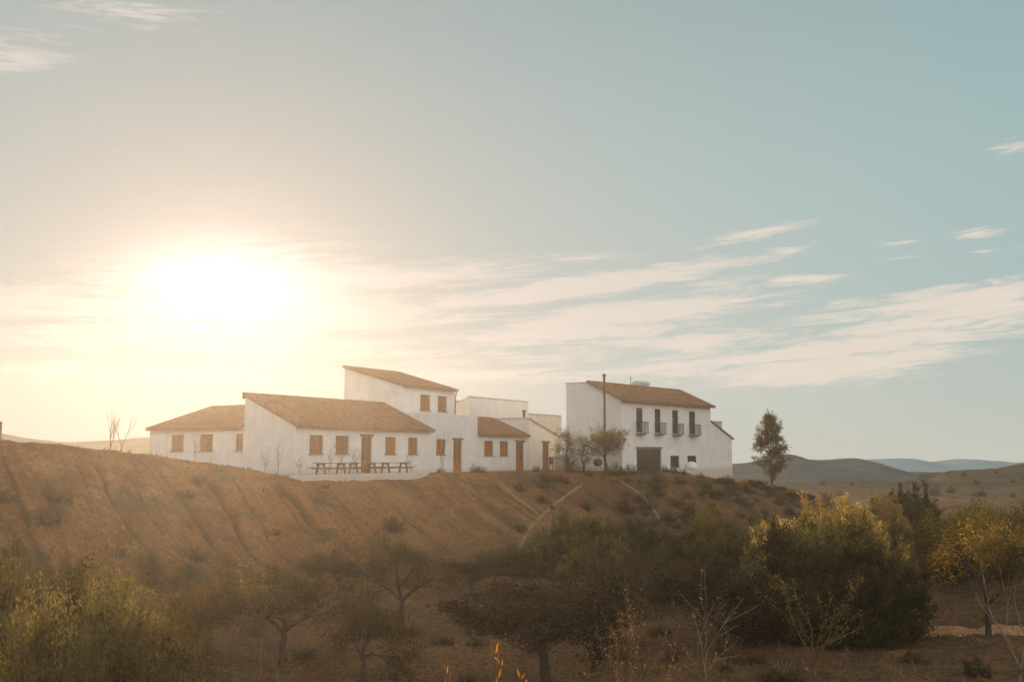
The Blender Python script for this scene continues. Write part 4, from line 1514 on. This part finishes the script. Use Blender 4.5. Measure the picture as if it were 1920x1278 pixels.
# pale footpaths worn down the bank
def path_line(pts, w, label, mat="pale_earth"):
    P = []
    dense = []
    for (a, b), (c, d) in zip(pts[:-1], pts[1:]):
        for k in range(12): dense.append((a + (c - a) * k / 12, b + (d - b) * k / 12))
    dense.append(pts[-1])
    for px, py in dense: P.append(ground_hit(px, py))
    P = np.array(P)
    k = np.array([1, 2, 3, 2, 1]) / 9
    for c in (0, 1): P[2:-2, c] = np.convolve(P[:, c], k, "valid")
    D = np.gradient(P[:, :2], axis=0); D /= np.linalg.norm(D, axis=1, keepdims=True) + 1e-9
    N_ = np.stack([-D[:, 1], D[:, 0]], 1)
    vs = []
    for q in (-1, -.4, .4, 1):
        ww = w * (1 + .25 * fbm(np.arange(len(P)) * .4, np.arange(len(P)) * 0., 2, 5))
        xy = P[:, :2] + N_ * q * ww[:, None] / 2
        z = height(xy[:, 0], xy[:, 1]) + (.05 if abs(q) < .9 else -.04)
        vs.append(np.column_stack([xy, z]))
    n = len(P)
    V_ = np.concatenate(vs)
    i = np.arange(3)[:, None] * n + np.arange(n - 1)[None]
    f = np.stack([i, i + 1, i + n + 1, i + n], -1).reshape(-1, 4)
    o = obj_from("path", mesh_np("path", V_, f, M[mat], smooth=True))
    tag(o, label, kind="structure")


M["sun_painted_earth"] = mat_simple("sun-painted earth", (0.50, 0.25, 0.11), (0.34, 0.16, 0.065), 3, 1.0, b=.6, bd=.05)  # soil brightened in colour to paint in sunlight the sun lamp doesn't bring
M["pale_earth"] = mat_simple("pale earth", (0.30, 0.195, 0.115), (0.22, 0.135, 0.075), 2, 1.0, b=.6, bd=.05)
path_line([(1092, 908), (1060, 930), (1030, 952), (1000, 982), (982, 1010), (972, 1035)], .26, "narrow pale path curving down the bank")
path_line([(940, 905), (965, 930), (1000, 955), (1018, 972)], .2, "faint pale path slanting down the bank")
path_line([(1165, 903), (1195, 922), (1220, 945), (1238, 975)], .3, "pale path curving down the bank beyond the garden tree")


path_line([(1640, 1193), (1720, 1186), (1800, 1184), (1880, 1183), (1980, 1182)], 2.6, "bright strip of sun-painted earth between the round bush and the shaded orchard", "sun_painted_earth")  # no footpath: a patch of sunlight painted as a coloured ribbon


# dry grass and stones: nobody could count them
def scatter_grass():
    rs = np.random.default_rng(12)
    n = 11000
    px = rs.uniform(-60, 1980, n)
    Y = 14 * (115 / 14) ** rs.random(n)
    u = (px - 960) / F
    x = u * Y
    msk = fbm(x / 3.5, Y / 3.5, 3, 55) + .5 * fbm(x / .9, Y / .9, 2, 56) > -.02
    x, Y = x[msk], Y[msk]
    z = height(x, Y)
    keep = ~((z > 4.95) & (Y > 60) & (x > -14) & (x < 26))
    x, Y, z = x[keep], Y[keep], z[keep]
    n = len(x)
    nb = 5
    X = np.repeat(x, nb) + rs.normal(0, .09, n * nb); YY_ = np.repeat(Y, nb) + rs.normal(0, .09, n * nb); Z = np.repeat(z, nb) - .02
    h = rs.uniform(.06, .30, n * nb) * np.repeat(rs.uniform(.5, 1.3, n), nb)
    w = rs.uniform(.010, .022, n * nb) * (1 + np.repeat(Y, nb) / 60)
    a = rs.uniform(0, 6.283, n * nb)
    lean = rs.normal(0, .4, (n * nb, 2)) * h[:, None]
    v = np.stack([np.stack([X - w * np.cos(a), YY_ - w * np.sin(a), Z], 1), np.stack([X + w * np.cos(a), YY_ + w * np.sin(a), Z], 1),
                  np.stack([X + lean[:, 0], YY_ + lean[:, 1], Z + h], 1)], 1).reshape(-1, 3)
    f = np.arange(n * nb * 3).reshape(-1, 3)
    o = obj_from("dry_grass", mesh_np("dry_grass", v, f, M["grass"], attrs={"tint": rs.random(n * nb)}))
    tag(o, "thin dry grass over the bank and the orchard floor", "grass", kind="stuff")


scatter_grass()


def scatter_stones():
    rs = np.random.default_rng(13)
    n = 1100
    px = rs.uniform(-40, 1960, n); Y = 22 * (95 / 22) ** rs.random(n)
    x = (px - 960) / F * Y
    z = height(x, Y)
    r = .02 + .075 * rs.random(n) ** 5
    base = np.array([(1, 0, 0), (-1, 0, 0), (0, 1, 0), (0, -1, 0), (0, 0, .7), (0, 0, -.7)], float)
    fo = np.array([(0, 2, 4), (2, 1, 4), (1, 3, 4), (3, 0, 4), (2, 0, 5), (1, 2, 5), (3, 1, 5), (0, 3, 5)])
    v = base[None] * r[:, None, None] * rs.uniform(.6, 1.5, (n, 6, 3)) + np.stack([x, Y, z], 1)[:, None]
    f = (fo[None] + np.arange(n)[:, None, None] * 6).reshape(-1, 3)
    o = obj_from("pebbles", mesh_np("pebbles", v.reshape(-1, 3), f, M["pale_earth"]))
    tag(o, "pale stones scattered over the bank and the orchard floor", "stones", kind="stuff")


scatter_stones()

# ------------------------------------------------------------------ render settings
scn.render.engine = "CYCLES"
scn.view_settings.view_transform = "Standard"
scn.view_settings.look = "None"
scn.view_settings.exposure = 0
scn.cycles.use_denoising = True
scn.cycles.max_bounces = 5
scn.cycles.transparent_max_bounces = 4
scn.cycles.volume_bounces = 0
scn.cycles.adaptive_threshold = 0.006
